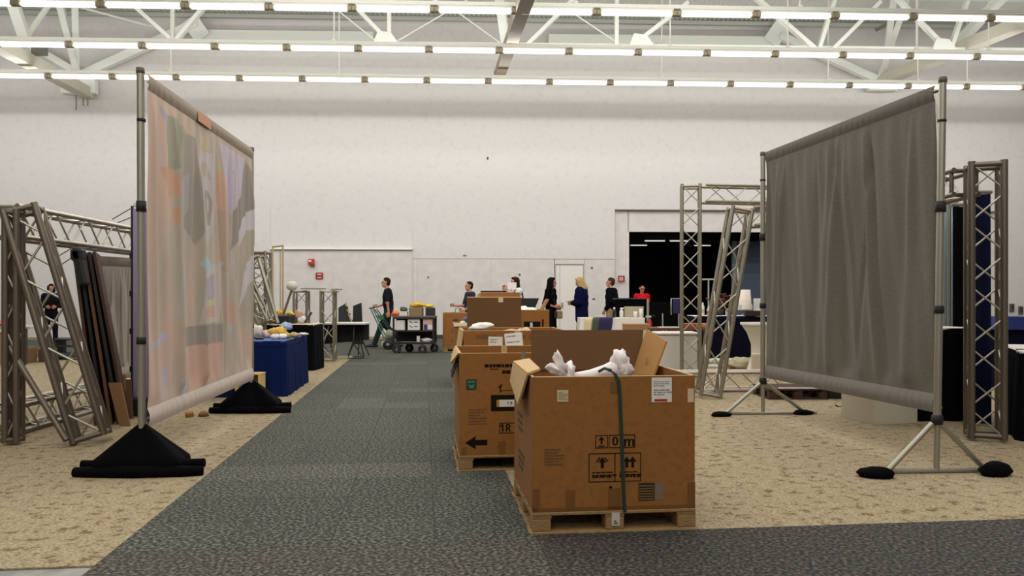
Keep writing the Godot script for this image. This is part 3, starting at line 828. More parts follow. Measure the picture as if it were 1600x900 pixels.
func aisle_at(front_left: Vector3, w: float, d: float) -> Vector3:   # base centre of a box whose near left corner is given
	var bs := Basis(Vector3.UP, AISLE)
	return front_left + bs * Vector3(w / 2, 0, -d / 2)

func pallet_boxes() -> void:
	card = tex_mat(noise_tex(81, 0.03, [C(144, 94, 38), C(155, 102, 45), C(149, 98, 41)], [0.1, 0.6, 0.9]), Vector3.ONE * 1.1, 0.88, false)
	add_detail(card, noise_tex(82, 0.3, [Color(0.88, 0.88, 0.88), Color(1, 1, 1)], [0.3, 0.7], 256, 2), Vector3.ONE * 3.0)
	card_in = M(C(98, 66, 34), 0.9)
	card_pale = M(C(196, 164, 116), 0.9)
	tape = M(C(118, 78, 36), 0.35)
	ink = M(C(32, 24, 18), 0.95, 0.0, 0.2)
	var wood := tex_mat(noise_tex(84, 0.03, [C(134, 104, 64), C(158, 126, 80), C(112, 84, 50)], [0.1, 0.5, 0.9]), Vector3(0.7, 4.0, 2.0), 0.85, false)
	var wood2 := tex_mat(noise_tex(85, 0.03, [C(118, 90, 56), C(146, 114, 74)], [0.2, 0.8]), Vector3(2.0, 4.0, 0.7), 0.85, false)
	var white := M(C(222, 218, 208), 0.7)
	var pale_label := M(C(204, 186, 150), 0.7)
	# ---- nearest box
	var ph := 0.118
	var w := 0.885
	var d := 0.86
	var h := 0.715
	var fl := Vector3((832 - 800) / F * 4.2, 0, -4.2)
	var c := aisle_at(fl, w, d)
	pallet("wooden block pallet under the nearest open cardboard box", c, AISLE, w + 0.005, d + 0.01, ph, wood, wood2)
	var t := carton("largest nearest open cardboard box with raised back flap and green strap", c + Vector3(0, ph, 0), AISLE, w, d, h)
	var zf := d / 2 + 0.0005
	var X := func(px: float) -> float: return (px - 833.0) / 288.0 - 0.4425
	var Y := func(py: float) -> float: return (803.0 - py) / 296.0
	# flaps
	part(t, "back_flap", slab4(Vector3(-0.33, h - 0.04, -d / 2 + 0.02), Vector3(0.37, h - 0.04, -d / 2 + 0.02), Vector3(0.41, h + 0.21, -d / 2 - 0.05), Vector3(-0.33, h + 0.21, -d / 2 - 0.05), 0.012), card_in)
	var side := part(t, "side_flap", slab4(Vector3(0.29, h - 0.16, -0.4), Vector3(0.33, h - 0.16, -0.1), Vector3(0.45, h + 0.155, -0.1), Vector3(0.42, h + 0.215, -0.42), 0.012), M(C(178, 132, 74), 0.9))
	part(side, "tape_scrap", B(0.015, 0.06, 0.003, 0), card_pale, Vector3(0.36, h + 0.03, -0.235), Vector3(0.1, -1.2, -0.35))
	part(t, "folded_flap", slab4(Vector3(-w / 2 - 0.012, h + 0.012, -0.36), Vector3(-w / 2 - 0.012, h + 0.008, 0.34), Vector3(-w / 2 - 0.05, h - 0.17, 0.22), Vector3(-w / 2 - 0.03, h - 0.1, -0.36), 0.012), card_pale)
	part(t, "flap_fold", slab4(Vector3(-w / 2 - 0.014, h + 0.018, -0.36), Vector3(-w / 2 - 0.014, h + 0.01, 0.34), Vector3(-w / 2 + 0.06, h + 0.03, 0.3), Vector3(-w / 2 + 0.08, h + 0.04, -0.3), 0.012), card_pale)
	# tape, labels, print
	for q in [[833, 844, 766, 803], [884, 899, 769, 803], [950, 969, 768, 803], [1076, 1088, 762, 803], [1076, 1086, 612, 634], [953, 966, 600, 618]]:
		decal(t, "tape", (X.call(q[0]) + X.call(q[1])) / 2, (Y.call(q[2]) + Y.call(q[3])) / 2, zf, (q[1] - q[0]) / 288.0, (q[3] - q[2]) / 296.0, pale_label if q[2] == 612 else tape, 0.001)
	part(t, "tape_band", B(w, 0.02, 0.002, 0), tape, Vector3(0, 0.012, zf))
	var l1 := decal(t, "small_label", X.call(879.5), Y.call(621), zf, 0.06, 0.062, pale_label)
	text_lines(l1, -0.022, 0.02, 0.001, 0.042, 5, 0.009, M(C(150, 136, 112), 0.8), 0.003)
	var l2 := decal(t, "shipping_label", X.call(1034.5), Y.call(613.5), zf, 0.111, 0.132, white)
	text_lines(l2, -0.045, 0.045, 0.001, 0.08, 3, 0.011, M(C(150, 146, 140), 0.8), 0.003)
	text_lines(l2, -0.045, 0.0, 0.001, 0.08, 3, 0.012, M(C(110, 106, 100), 0.8), 0.004)
	decal(l2, "red_band", -0.005, -0.055, 0.001, 0.07, 0.012, M(C(178, 30, 30), 0.7))
	text_lines(t, X.call(851), Y.call(705), zf, 0.1, 6, 0.0155, M(C(98, 74, 46), 0.9), 0.006)
	frame_of(t, "icon_frame", X.call(939.8), Y.call(694), zf, 0.064, 0.066, 0.004, ink)
	frame_of(t, "icon_frame", X.call(971.8), Y.call(694), zf, 0.14, 0.066, 0.004, ink)
	part(t, "icon", arrow(0.042), ink, Vector3(X.call(939.8), Y.call(692), zf))
	decal(t, "icon", X.call(939.8), Y.call(701), zf, 0.034, 0.005, ink)
	part(t, "icon", words("0", 0.048), ink, Vector3(X.call(961), Y.call(694), zf))
	part(t, "icon", words("m", 0.054), ink, Vector3(X.call(983), Y.call(695), zf))
	frame_of(t, "icon_frame", X.call(940.5), Y.call(735), zf, 0.14, 0.15, 0.004, ink)
	frame_of(t, "icon_frame", X.call(981), Y.call(735), zf, 0.14, 0.15, 0.004, ink)
	part(t, "icon", arrow(0.06, 0.3), ink, Vector3(X.call(941), Y.call(727), zf))
	for q in [-1.0, 1.0]:
		decal(t, "icon", X.call(941) + q * 0.022, Y.call(722), zf, 0.006, 0.03, ink).rotation.z = q * 0.7
		part(t, "icon", arrow(0.058, 0.26), ink, Vector3(X.call(984) + q * 0.016, Y.call(727), zf))
	for q in [[941, 742.5], [984, 742.5]]:
		text_lines(t, X.call(q[0]) - 0.055, Y.call(q[1]), zf, 0.11, 1, 0.01, ink, 0.005)
		text_lines(t, X.call(q[0]) - 0.055, Y.call(q[1] + 4.5), zf, 0.11, 2, 0.0085, ink, 0.007)
	var bc := decal(t, "printed_table", X.call(1010.5), Y.call(774.5), zf, 0.082, 0.088, M(C(116, 92, 60), 0.9), 0.001)
	for i in 6:
		decal(bc, "table_rule", 0, 0.038 - i * 0.014, 0.0005, 0.076, 0.005, ink, 0.001)
	frame_of(bc, "table_frame", 0, 0, 0.0008, 0.084, 0.09, 0.003, ink)
	decal(t, "grey_sticker", X.call(1030.5), Y.call(774.5), zf, 0.046, 0.088, M(C(120, 106, 86), 0.8), 0.001)
	decal(t, "print_dot", X.call(954), Y.call(766), zf, 0.016, 0.012, ink)
	# print on the left side: tall blocks of text
	for q in [[-0.1, 0.56, 0.1, 0.16], [-0.12, 0.35, 0.12, 0.18], [-0.08, 0.15, 0.14, 0.14]]:
		var sd := Node3D.new()
		sd.name = "side_print"
		t.add_child(sd, true)
		sd.position = Vector3(-w / 2 - 0.001, q[1], q[0])
		sd.rotation = Vector3(0, -PI / 2, 0)
		text_lines(sd, -0.1, q[3] / 2, 0.0, 0.26, 3, 0.04, M(C(84, 64, 42), 0.9), 0.02)
	# strap over the front wall
	var strap := thing("green_strap", "narrow dark green strap hanging over the nearest box front", "strap", c + Vector3(0, ph, 0), AISLE)
	var sp := []
	for q in [[952, 585, -0.03], [955, 583, 0.0], [960, 587, 0.006], [966, 598, 0.008], [968, 620, 0.007], [970.5, 680, 0.007], [973, 745, 0.007], [975, 800, 0.008], [976, 806, 0.008]]:
		sp.append(Vector3(X.call(q[0]), Y.call(q[1]), zf + q[2]))
	var web := func(u: float, v: float) -> Vector3:
		var k := u * (sp.size() - 1.001)
		var i := int(k)
		var p: Vector3 = sp[i].lerp(sp[i + 1], k - i)
		return p + Vector3((v - 0.5) * 0.019, 0, 0)
	part(strap, "webbing", sheet(40, 1, web), M(C(24, 46, 40), 0.7))
	part(strap, "strap_hook", tube([sp[0] + Vector3(-0.05, 0.0, -0.01), sp[0] + Vector3(-0.02, 0.02, 0.0), sp[1] + Vector3(0.0, 0.004, 0)], 0.008), M(C(40, 70, 60), 0.5))
	var tg := decal(t, "white_tag", X.call(961.5), Y.call(816), zf + 0.006, 0.044, 0.07, M(C(196, 190, 178), 0.7))
	text_lines(tg, -0.01, -0.01, 0.001, 0.02, 2, 0.012, ink, 0.004)
	# plastic wrap inside
	var wrap := M(C(232, 222, 218), 0.45)
	var bw := thing("bubble_wrap", "crumpled upright sheet of white plastic wrap at the left inside the nearest box", "packing", c + Vector3(0, ph, 0), AISLE)
	for q in [[-0.27, 0.76, 0.3, 0.045, 0.16, 0.35], [-0.31, 0.735, 0.33, 0.05, 0.1, 0.7], [-0.23, 0.72, 0.3, 0.05, 0.12, -0.3]]:
		part(bw, "wrap_fold", blob(Vector3(q[3], q[4], 0.1), int(q[0] * -100), 0.7, 1.8, 14, 10), wrap, Vector3(q[0], q[1], q[2]), Vector3(0, 0.4, q[5]))
	part(bw, "wrap_base", blob(Vector3(0.24, 0.55, 0.14), 15, 0.4, 1.6), wrap, Vector3(-0.26, 0.44, 0.3))
	var br := thing("bubble_wrap", "loosely rolled white plastic wrap lying on the right inside the nearest box", "packing", c + Vector3(0, ph, 0), AISLE)
	part(br, "wrap_roll", tube([Vector3(-0.22, 0.69, 0.3), Vector3(-0.1, 0.705, 0.3), Vector3(-0.02, 0.725, 0.3), Vector3(0.05, 0.745, 0.3), Vector3(0.1, 0.745, 0.3)], [0.03, 0.036, 0.042, 0.055, 0.06], 14), wrap)
	part(br, "wrap_end", blob(Vector3(0.1, 0.15, 0.11), 21, 0.5, 1.5), wrap, Vector3(0.06, 0.775, 0.3))
	part(br, "wrap_end", blob(Vector3(0.09, 0.09, 0.1), 23, 0.6, 1.8), wrap, Vector3(0.085, 0.74, 0.31))
	part(br, "wrap_base", blob(Vector3(0.4, 0.6, 0.2), 25, 0.3, 1.6), wrap, Vector3(-0.02, 0.44, 0.28))
	# ---- second box
	var fl2 := Vector3((718 - 800) / F * 5.72, 0, -5.72)
	var w2 := 0.9
	var c2 := aisle_at(fl2, w2, 0.9)
	pallet("pale wooden pallet under the second cardboard box with the black arrow", c2, AISLE, w2 + 0.01, 0.91, 0.118, wood, wood2)
	var t2 := carton("second cardboard box, printed with a fat black left arrow and green square", c2 + Vector3(0, 0.118, 0), AISLE, w2, 0.9, 0.735)
	var z2 := 0.4505
	var X2 := func(px: float) -> float: return (px - 718.0) / 217.0 - 0.45
	var Y2 := func(py: float) -> float: return (713.0 - py) / 217.0
	var fa := part(t2, "printed_arrow", arrow(0.16, 0.3), ink, Vector3(X2.call(744), Y2.call(693), z2), Vector3(0, 0, PI / 2))
	fa.scale = Vector3(0.8, 1.0, 1.0)
	var gs := decal(t2, "green_print", X2.call(736.5), Y2.call(602), z2, 0.074, 0.076, M(C(20, 62, 46), 0.8))
	text_lines(gs, -0.026, 0.02, 0.001, 0.05, 1, 0.01, M(C(70, 128, 96), 0.8), 0.012)
	part(gs, "green_mark", prism([Vector2(-0.024, 0.004), Vector2(0.0, -0.004), Vector2(0.026, 0.01), Vector2(0.012, -0.02), Vector2(-0.01, -0.024)], 0.002), M(C(70, 128, 96), 0.8), Vector3(0, -0.004, 0.001))
	text_lines(t2, X2.call(757.5), Y2.call(573), z2, 0.26, 1, 0.02, ink, 0.022)
	text_lines(t2, X2.call(766), Y2.call(578.5), z2, 0.05, 1, 0.02, ink, 0.006)
	text_lines(t2, X2.call(785), Y2.call(583), z2, 0.12, 1, 0.02, ink, 0.024)
	text_lines(t2, X2.call(732), Y2.call(641), z2, 0.12, 6, 0.021, M(C(98, 74, 46), 0.9), 0.007)
	var bk := decal(t2, "black_window_print", X2.call(790), Y2.call(631.5), z2, 0.21, 0.115, ink)
	decal(bk, "white_label", 0.03, -0.002, 0.001, 0.15, 0.05, white)
	decal(bk, "orange_corner", -0.055, -0.002, 0.0012, 0.02, 0.05, M(C(176, 120, 60), 0.8))
	part(bk, "label_text", words("1 9", 0.022), ink, Vector3(0.03, -0.002, 0.003))
	frame_of(t2, "icon_frame", X2.call(796), Y2.call(671), z2, 0.14, 0.072, 0.005, ink)
	part(t2, "icon_text", words("1R", 0.056), ink, Vector3(X2.call(790), Y2.call(671), z2))
	part(t2, "print_flag", prism([Vector2(-0.02, 0), Vector2(0.01, 0.024), Vector2(0.016, 0.018), Vector2(0.004, 0.0), Vector2(0.006, -0.036), Vector2(-0.002, -0.036), Vector2(-0.004, -0.006)], 0.002), ink, Vector3(X2.call(782), Y2.call(607), z2))
	decal(t2, "print_rule", X2.call(795), Y2.call(612), z2, 0.12, 0.003, ink)
	for q in [[721, 728, 700, 713], [779, 790, 692, 713]]:
		decal(t2, "tape", (X2.call(q[0]) + X2.call(q[1])) / 2, (Y2.call(q[2]) + Y2.call(q[3])) / 2, z2, (q[1] - q[0]) / 217.0, (q[3] - q[2]) / 217.0, tape, 0.001)
	decal(t2, "grey_tape", X2.call(818), Y2.call(562), z2, 0.03, 0.1, M(C(128, 122, 112), 0.4), 0.001)
	part(t2, "inner_tape", B(0.05, 0.1, 0.002, 0), card_pale, Vector3(-0.04, 0.69, -0.432))
	part(t2, "torn_flap", slab4(Vector3(-0.452, 0.73, -0.4), Vector3(-0.452, 0.735, 0.42), Vector3(-0.5, 0.66, 0.3), Vector3(-0.49, 0.6, -0.35), 0.012), card_pale)
	part(t2, "torn_strip", slab4(Vector3(-0.46, 0.66, 0.1), Vector3(-0.46, 0.66, 0.34), Vector3(-0.5, 0.55, 0.3), Vector3(-0.5, 0.58, 0.16), 0.01), M(C(46, 34, 24), 0.9))
	var pp := thing("paper_sheet", "larger white printed sheet leaning at the back of the second box", "paper", c2 + Vector3(0, 0.118, 0), AISLE)
	var sh := part(pp, "sheet", B(0.15, 0.13, 0.004, 0.001), white, Vector3(0.045, 0.775, -0.464), Vector3(-0.2, 0, 0.08))
	text_lines(sh, -0.06, 0.04, 0.002, 0.1, 2, 0.05, M(C(120, 120, 130), 0.8), 0.008)
	var pp2 := thing("paper_sheet", "smaller white printed sheet leaning left of the larger one", "paper", c2 + Vector3(0, 0.118, 0), AISLE)
	var sh2 := part(pp2, "sheet", B(0.12, 0.11, 0.004, 0.001), M(C(208, 200, 184), 0.7), Vector3(-0.11, 0.755, -0.464), Vector3(-0.2, 0, -0.03))
	text_lines(sh2, -0.045, 0.03, 0.002, 0.06, 2, 0.02, M(C(120, 120, 120), 0.8), 0.007)
	part(thing("foam_sheet", "flat white foam strip lying across the second box's front right rim", "packing", c2 + Vector3(0, 0.118, 0), AISLE), "strip", B(0.2, 0.012, 0.05, 0.003), white, Vector3(0.25, 0.744, 0.42))
	# ---- third box, with the tall brown back flap
	var fl3 := Vector3((724 - 800) / F * 7.6, 0, -7.6)
	var c3 := aisle_at(fl3, 1.0, 0.85)
	pallet("pallet hidden under the third cardboard box", c3, AISLE, 1.0, 0.86, 0.118, wood, wood2)
	var t3 := carton("third cardboard box back, its wide brown rear flap standing up", c3 + Vector3(0, 0.118, 0), AISLE, 1.0, 0.85, 0.82)
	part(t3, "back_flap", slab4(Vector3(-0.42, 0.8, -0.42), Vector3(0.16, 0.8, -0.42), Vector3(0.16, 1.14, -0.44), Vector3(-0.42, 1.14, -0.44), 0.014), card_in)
	part(t3, "flap_edge", B(0.58, 0.01, 0.018, 0.002), card_pale, Vector3(-0.13, 1.142, -0.44))
	decal(t3, "paper_label", -0.06, 1.1, -0.432, 0.05, 0.075, pale_label)
	for q in [[-0.28, 0.2], [0.06, 0.08], [0.17, 0.08]]:
		decal(t3, "print_block", q[0], 0.76, 0.4255, q[1], 0.04, M(C(110, 80, 46), 0.9), 0.001)
	decal(t3, "tape", 0.02, 0.78, 0.4255, 0.06, 0.075, card_pale, 0.001)
	part(t3, "folded_flap", slab4(Vector3(-0.502, 0.82, -0.4), Vector3(-0.502, 0.825, 0.42), Vector3(-0.53, 0.6, 0.4), Vector3(-0.53, 0.62, -0.4), 0.014), card_pale)
	var f3 := thing("foam_bundle", "white foam sheet bundle in the front left of the third box", "packing", c3 + Vector3(0, 0.118, 0), AISLE)
	part(f3, "bundle", blob(Vector3(0.26, 0.08, 0.22), 31, 0.3, 1.2), white, Vector3(-0.31, 0.85, 0.2), Vector3(0, 0, 0.12))
	part(f3, "bundle_base", blob(Vector3(0.3, 0.7, 0.3), 32, 0.2, 1.4), white, Vector3(-0.3, 0.46, 0.2))
	var f4 := thing("packing_paper", "crumpled beige packing paper filling the third box behind the foam", "packing", c3 + Vector3(0, 0.118, 0), AISLE)
	part(f4, "paper_fill", blob(Vector3(0.75, 0.85, 0.55), 33, 0.2, 2.2, 24, 14), M(C(196, 178, 146), 0.9), Vector3(0.1, 0.4, -0.08))
	# ---- the boxes further back
	var c4 := Vector3(0.1, 0, -10.0)
	pallet("pallet under the box with the black inner flap", c4, AISLE, 0.85, 0.86, 0.118, wood, wood2)
	var t4 := carton("cardboard box with black lined lid, right behind the third box", c4 + Vector3(0, 0.118, 0), AISLE, 0.62, 0.8, 0.99)
	part(t4, "lid_flap", slab4(Vector3(-0.25, 1.0, -0.36), Vector3(0.24, 1.0, -0.36), Vector3(0.3, 1.13, -0.4), Vector3(-0.25, 1.13, -0.4), 0.012), M(C(22, 18, 16), 0.85))
	part(t4, "side_flap", slab4(Vector3(0.24, 0.99, 0.1), Vector3(0.24, 0.99, 0.35), Vector3(0.32, 1.12, 0.3), Vector3(0.32, 1.12, 0.05), 0.012), card)
	var b4 := decal(t4, "black_print", 0.1, 0.79, 0.4005, 0.2, 0.12, ink)
	decal(b4, "white_bottle", -0.01, 0.0, 0.001, 0.03, 0.1, M(C(190, 204, 206), 0.7))
	decal(b4, "side_print", 0.13, 0.02, 0.0, 0.02, 0.14, ink)
	decal(b4, "side_print", -0.15, 0.0, 0.0, 0.03, 0.1, pale_label)
	part(t4, "packing", blob(Vector3(0.5, 0.2, 0.5), 35, 0.3, 2.0), white, Vector3(0, 0.93, 0.1))
	var c5 := Vector3(-0.2, 0, -12.4)
	pallet("pallet under the rearmost box with raised lid", c5, AISLE, 0.75, 0.8, 0.118, wood, wood2)
	var t5 := carton("rearmost box of the row, with a tan lid above the brown flap", c5 + Vector3(0, 0.118, 0), AISLE, 0.75, 0.8, 0.85)
	part(t5, "lid_flap", slab4(Vector3(-0.27, 0.85, -0.2), Vector3(0.36, 0.85, -0.2), Vector3(0.36, 1.225, -0.3), Vector3(-0.27, 1.225, -0.3), 0.014), card)
	part(t5, "corner_flap", slab4(Vector3(-0.36, 0.85, 0.1), Vector3(-0.28, 0.85, -0.2), Vector3(-0.28, 1.225, -0.3), Vector3(-0.345, 1.19, 0.0), 0.014), card_pale)
	part(t5, "lid_edge", B(0.42, 0.02, 0.016, 0.002), ink, Vector3(-0.06, 1.24, -0.3))
	var c6 := aisle_at(Vector3((710 - 800) / F * 11.0, 0, -11.0), 0.6, 0.7)
	pallet("pallet under the narrow box with the pale rim", c6, AISLE, 0.6, 0.7, 0.118, wood, wood2)
	var t6 := carton("narrow cardboard box with cream rim, left behind the third box", c6 + Vector3(0, 0.118, 0), AISLE, 0.6, 0.7, 0.78)
	part(t6, "cream_rim", boxes([[Vector3(-0.1, 0.765, 0.36), Vector3(0.42, 0.05, 0.02)]]), M(C(226, 212, 176), 0.8))
	part(t6, "side_flap", slab4(Vector3(-0.1, 0.7, 0.2), Vector3(-0.06, 0.7, 0.34), Vector3(-0.06, 0.85, 0.34), Vector3(-0.1, 0.86, 0.2), 0.014), card_pale)
	var bg := thing("blue_packet", "blue and white packet on top of the narrow box", "packet", c6 + Vector3(-0.12, 0.92, -0.02), 0.3)
	part(bg, "packet", B(0.13, 0.09, 0.1, 0.015), M(C(60, 78, 124), 0.6), Vector3(0.02, 0.02, 0), Vector3(0, 0, 0.5))
	part(bg, "white_end", B(0.07, 0.07, 0.098, 0.015), white, Vector3(-0.05, -0.03, 0.01), Vector3(0, 0, 0.5))
	var c7 := aisle_at(Vector3((693 - 800) / F * 18.4, 0, -18.4), 0.8, 0.8)
	pallet("pallet under the far box in front of the man in dark shirt", c7, AISLE, 0.8, 0.8, 0.118, wood, wood2)
	var t7 := carton("far cardboard box with two dark prints, beside the man stretching out a hand", c7 + Vector3(0, 0.118, 0), AISLE, 0.8, 0.8, 0.79)
	for q in [[-0.15, 0.38, 0.13], [-0.15, 0.14, 0.1], [-0.12, 0.62, 0.08], [-0.12, 0.52, 0.07]]:
		decal(t7, "print_block", q[0], q[1], 0.4005, 0.12, q[2] * 0.7, M(C(80, 58, 36), 0.9))
	part(t7, "lifted_strap", tube([Vector3(-0.13, 0.78, 0.2), Vector3(-0.12, 0.88, 0.2), Vector3(-0.05, 0.92, 0.2), Vector3(0.02, 0.86, 0.2)], 0.012), M(C(120, 136, 120), 0.6))

# ---- truss frames ----------------------------------------------------------------------------
func trusses() -> void:
	var al := M(C(150, 144, 128), 0.38, 0.8)
	var ald := M(C(112, 102, 90), 0.45, 0.7)
	var br := M(C(176, 172, 158), 0.35, 0.8)
	# left front booth: upright tower, beam, floor beam, leaning tower
	var f := thing("truss_tower", "upright aluminium truss tower cut off by the left picture edge", "truss", G(13, 700) + Vector3(0, 0, -0.02), 0.1)
	box_truss(f, Vector3(-0.02, 0.03, -0.1), Vector3(-0.02, 2.0, -0.1), Vector3(1, 0, 0), 0.09, 0.24, 0.028, 0.009, ald, br)
	var l := thing("truss_tower", "leaning aluminium truss tower in front of the left booth beam", "truss")
	box_truss(l, Vector3(-3.62, 0.04, -6.86), Vector3(-4.22, 2.02, -6.86), Vector3(0.35, 0, 1), 0.24, 0.3, 0.03, 0.01, ald, br)
	var b := thing("truss_beam", "horizontal aluminium truss beam running back at head height over the left booth", "truss")
	box_truss(b, Vector3(-4.42, 1.92, -6.9), Vector3(-4.6, 1.92, -14.3), Vector3.UP, 0.26, 0.3, 0.024, 0.009, al, br)
	var g := thing("truss_beam", "aluminium truss beam lying on the carpet at the left booth edge", "truss")
	box_truss(g, Vector3(-4.55, 0.15, -6.75), Vector3(-4.7, 0.15, -9.2), Vector3.UP, 0.24, 0.28, 0.024, 0.009, al, br)
	rod(thing("support_pipe", "single pipe slanting down from the upright left tower to the floor", "pipe"), "pipe", P(14, 541, 6.75), P(104, 688, 6.62), 0.026, ald)
	var stay := thing("guy_wires", "pair of thin wires tying the leaning panels to the truss beam", "wire")
	for q in [[92, 400, 113, 387], [92, 416, 113, 402], [175, 343, 204, 326], [184, 348, 204, 340]]:
		rod(stay, "wire", P(q[0], q[1], 7.9), P(q[2], q[3], 7.9), 0.005, ald)
	# behind the printed screen: tower and leaning pieces at the far end of that booth
	var e := thing("truss_tower", "far truss tower rising behind the printed screen's right edge", "truss")
	box_truss(e, Vector3(-4.32, 0.03, -13.6), Vector3(-4.32, 2.05, -13.6), Vector3(0, 0, 1), 0.3, 0.26, 0.026, 0.01, al, br)
	var e2 := thing("truss_tower", "truss section leaning to the right against the far left tower", "truss")
	box_truss(e2, P(418, 505, 13.3), P(398, 402, 13.3), Vector3(0, 0, 1), 0.24, 0.26, 0.024, 0.01, al, br)
	var e3 := thing("truss_tower", "truss section leaning low behind the black table", "truss")
	box_truss(e3, P(412, 506, 13.0), P(380, 440, 13.0), Vector3(0, 0, 1), 0.22, 0.26, 0.022, 0.01, al, br)
	rod(thing("support_pipe", "slanting pipe in front of the far left truss tower", "pipe"), "pipe", P(434, 505, 13.0), P(404, 404, 13.1), 0.03, al)
	var pf := thing("pipe_arch", "slim bare upright pipe frame with a top bar by the white partition", "frame")
	var tanp := M(C(176, 158, 122), 0.5)
	for q in [426, 442]:
		rod(pf, "upright", P(q, 566, 15.5) * Vector3(1, 0, 1), P(q, 384, 15.5), 0.018, tanp)
	rod(pf, "top_bar", P(425, 386, 15.5), P(443, 383.5, 15.5), 0.018, tanp)
	rod(pf, "upright", P(438, 566, 15.9) * Vector3(1, 0, 1), P(438, 392, 15.9), 0.012, tanp)
	# two short display towers bridged by plates
	var st := thing("truss_stand", "two waist-high truss pedestals bridged by flat metal plates beside the blue table", "truss")
	var pl := M(C(170, 168, 150), 0.4, 0.6)
	for q in [[471, 15.9], [513, 15.6]]:
		var c := G(q[0], HOR + CAM_Y * F / q[1])
		box_truss(st, c + Vector3(0, 0.03, 0), c + Vector3(0, 1.4, 0), Vector3(0.05, 0, 1), 0.25, 0.34, 0.024, 0.009, al, br)
	part(st, "top_plate", B(0.44, 0.03, 0.3, 0.005), pl, P(490, 451, 15.75))
	part(st, "top_plate", B(0.17, 0.03, 0.3, 0.005), pl, P(526, 452, 15.5))
	part(st, "plate_rail", B(0.3, 0.02, 0.03, 0.004), pl, P(518, 456, 15.4))
	# right booth: tall tower, its beam, the leaning tower, the beam on the floor
	var tall := thing("truss_tower", "tallest upright truss tower, in front of the dark doorway", "truss", Vector3.ZERO)
	var tc := Vector3(2.76, 0, -12.3)
	box_truss(tall, tc + Vector3(0, 0.03, 0), tc + Vector3(0, 3.0, 0), Vector3(-0.18, 0, 1), 0.27, 0.345, 0.026, 0.009, al, br)
	var tb := thing("truss_beam", "high truss beam from the tallest tower towards the grey screen", "truss")
	box_truss(tb, tc + Vector3(0.2, 2.86, 0), tc + Vector3(2.6, 2.82, -0.1), Vector3.UP, 0.25, 0.34, 0.022, 0.008, al, br, false)
	var lean := thing("truss_tower", "truss tower leaning to the right between the tallest tower and the grey screen", "truss")
	box_truss(lean, Vector3(2.45, 0.03, -9.95), Vector3(2.84, 2.37, -9.9), Vector3(-0.02, 0, 1), 0.24, 0.32, 0.027, 0.009, al, br)
	var lb := thing("truss_beam", "short truss beam bent off the top of the leaning right tower", "truss")
	box_truss(lb, Vector3(2.98, 2.26, -9.95), Vector3(4.3, 2.34, -10.2), Vector3.UP, 0.22, 0.28, 0.024, 0.009, al, br, false)
	var fb := thing("truss_beam", "truss beam lying on the right booth carpet behind the grey screen's far pole", "truss")
	box_truss(fb, Vector3(2.2, 0.15, -10.6), Vector3(4.5, 0.15, -10.75), Vector3.UP, 0.23, 0.3, 0.024, 0.008, M(C(190, 178, 166), 0.4, 0.6), br)
	# right front tower and its beam
	var rt := thing("truss_tower", "near truss tower at the right picture side, in front of dark blue drapes", "truss")
	var rc := Vector3(4.16, 0, -7.0)
	box_truss(rt, rc + Vector3(0, 0.03, 0), rc + Vector3(0, 2.44, 0), Vector3(-0.4, 0, 1), 0.245, 0.27, 0.03, 0.008, ald, br)
	var rb := thing("truss_beam", "truss beam running back from the near right tower above the drapes", "truss")
	box_truss(rb, rc + Vector3(-0.05, 2.3, -0.2), rc + Vector3(0.1, 2.3, -4.0), Vector3.UP, 0.22, 0.28, 0.024, 0.008, ald, br)
	var rp := thing("truss_tower", "single grey truss upright cut off by the right picture edge", "truss")
	for q in [[4.53, -7.1], [4.75, -7.1]]:
		rod(rp, "chord", Vector3(q[0], 0, q[1]), Vector3(q[0], 0.8, q[1]), 0.03, M(C(120, 112, 98), 0.6))
	rod(rp, "end_bar", Vector3(4.53, 0.7, -7.1), Vector3(4.75, 0.7, -7.1), 0.02, ald)

# ---- left booth furniture --------------------------------------------------------------------
func skirted_table(label: String, at: Vector3, turn: float, w: float, d: float, h: float, top: Material, cloth_m: Material, category := "table") -> Node3D:
	var t := thing("skirted_table", label, category, at, turn)
	part(t, "tabletop", B(w, 0.03, d, 0.008), top, Vector3(0, h - 0.015, 0))
	var x := w / 2.0
	var z := d / 2.0
	var path := [Vector3(0, 0, -z), Vector3(x, 0, -z), Vector3(x, 0, z), Vector3(-x, 0, z), Vector3(-x, 0, -z), Vector3(0, 0, -z)]
	part(t, "skirt", ring_of(path, int((w + d) * 2.0 / 0.03), 0.016, 0.17, 0.03, 0.01, h - 0.02), cloth_m)
	part(t, "skirt_band", ring_of(path, int((w + d) * 2.0 / 0.08), 0.004, 0.3, 0.008, h - 0.07, h - 0.005), cloth_m)
	for sx in [-1.0, 1.0]:
		for sz in [-1.0, 1.0]:
			part(t, "leg", B(0.03, h - 0.03, 0.03, 0.003), M(C(90, 90, 90), 0.4, 0.6), Vector3(sx * (x - 0.1), (h - 0.03) / 2, sz * (z - 0.1)))
	return t
func parcel(n: String, label: String, cat: String, at: Vector3, s: Vector3, c: Color, turn := 0.0, group := "") -> Node3D:   # a small closed carton, tub or pack
	var t := thing(n, label, cat, at, turn, group)
	part(t, "body", B(s.x, s.y, s.z, 0.006), M(c, 0.7), Vector3(0, s.y / 2, 0))
	part(t, "lid", B(s.x * 1.02, s.y * 0.12, s.z * 1.02, 0.004), M(c.lightened(0.12), 0.7), Vector3(0, s.y * 0.95, 0))
	return t
func lump(n: String, label: String, cat: String, at: Vector3, s: Vector3, c: Color, seed_: int, group := "") -> Node3D:
	var t := thing(n, label, cat, at, seed_ * 0.7, group)
	part(t, "body", blob(s, seed_, 0.5, 1.5), M(c, 0.55), Vector3(0, s.y * 0.375, 0))
	return t

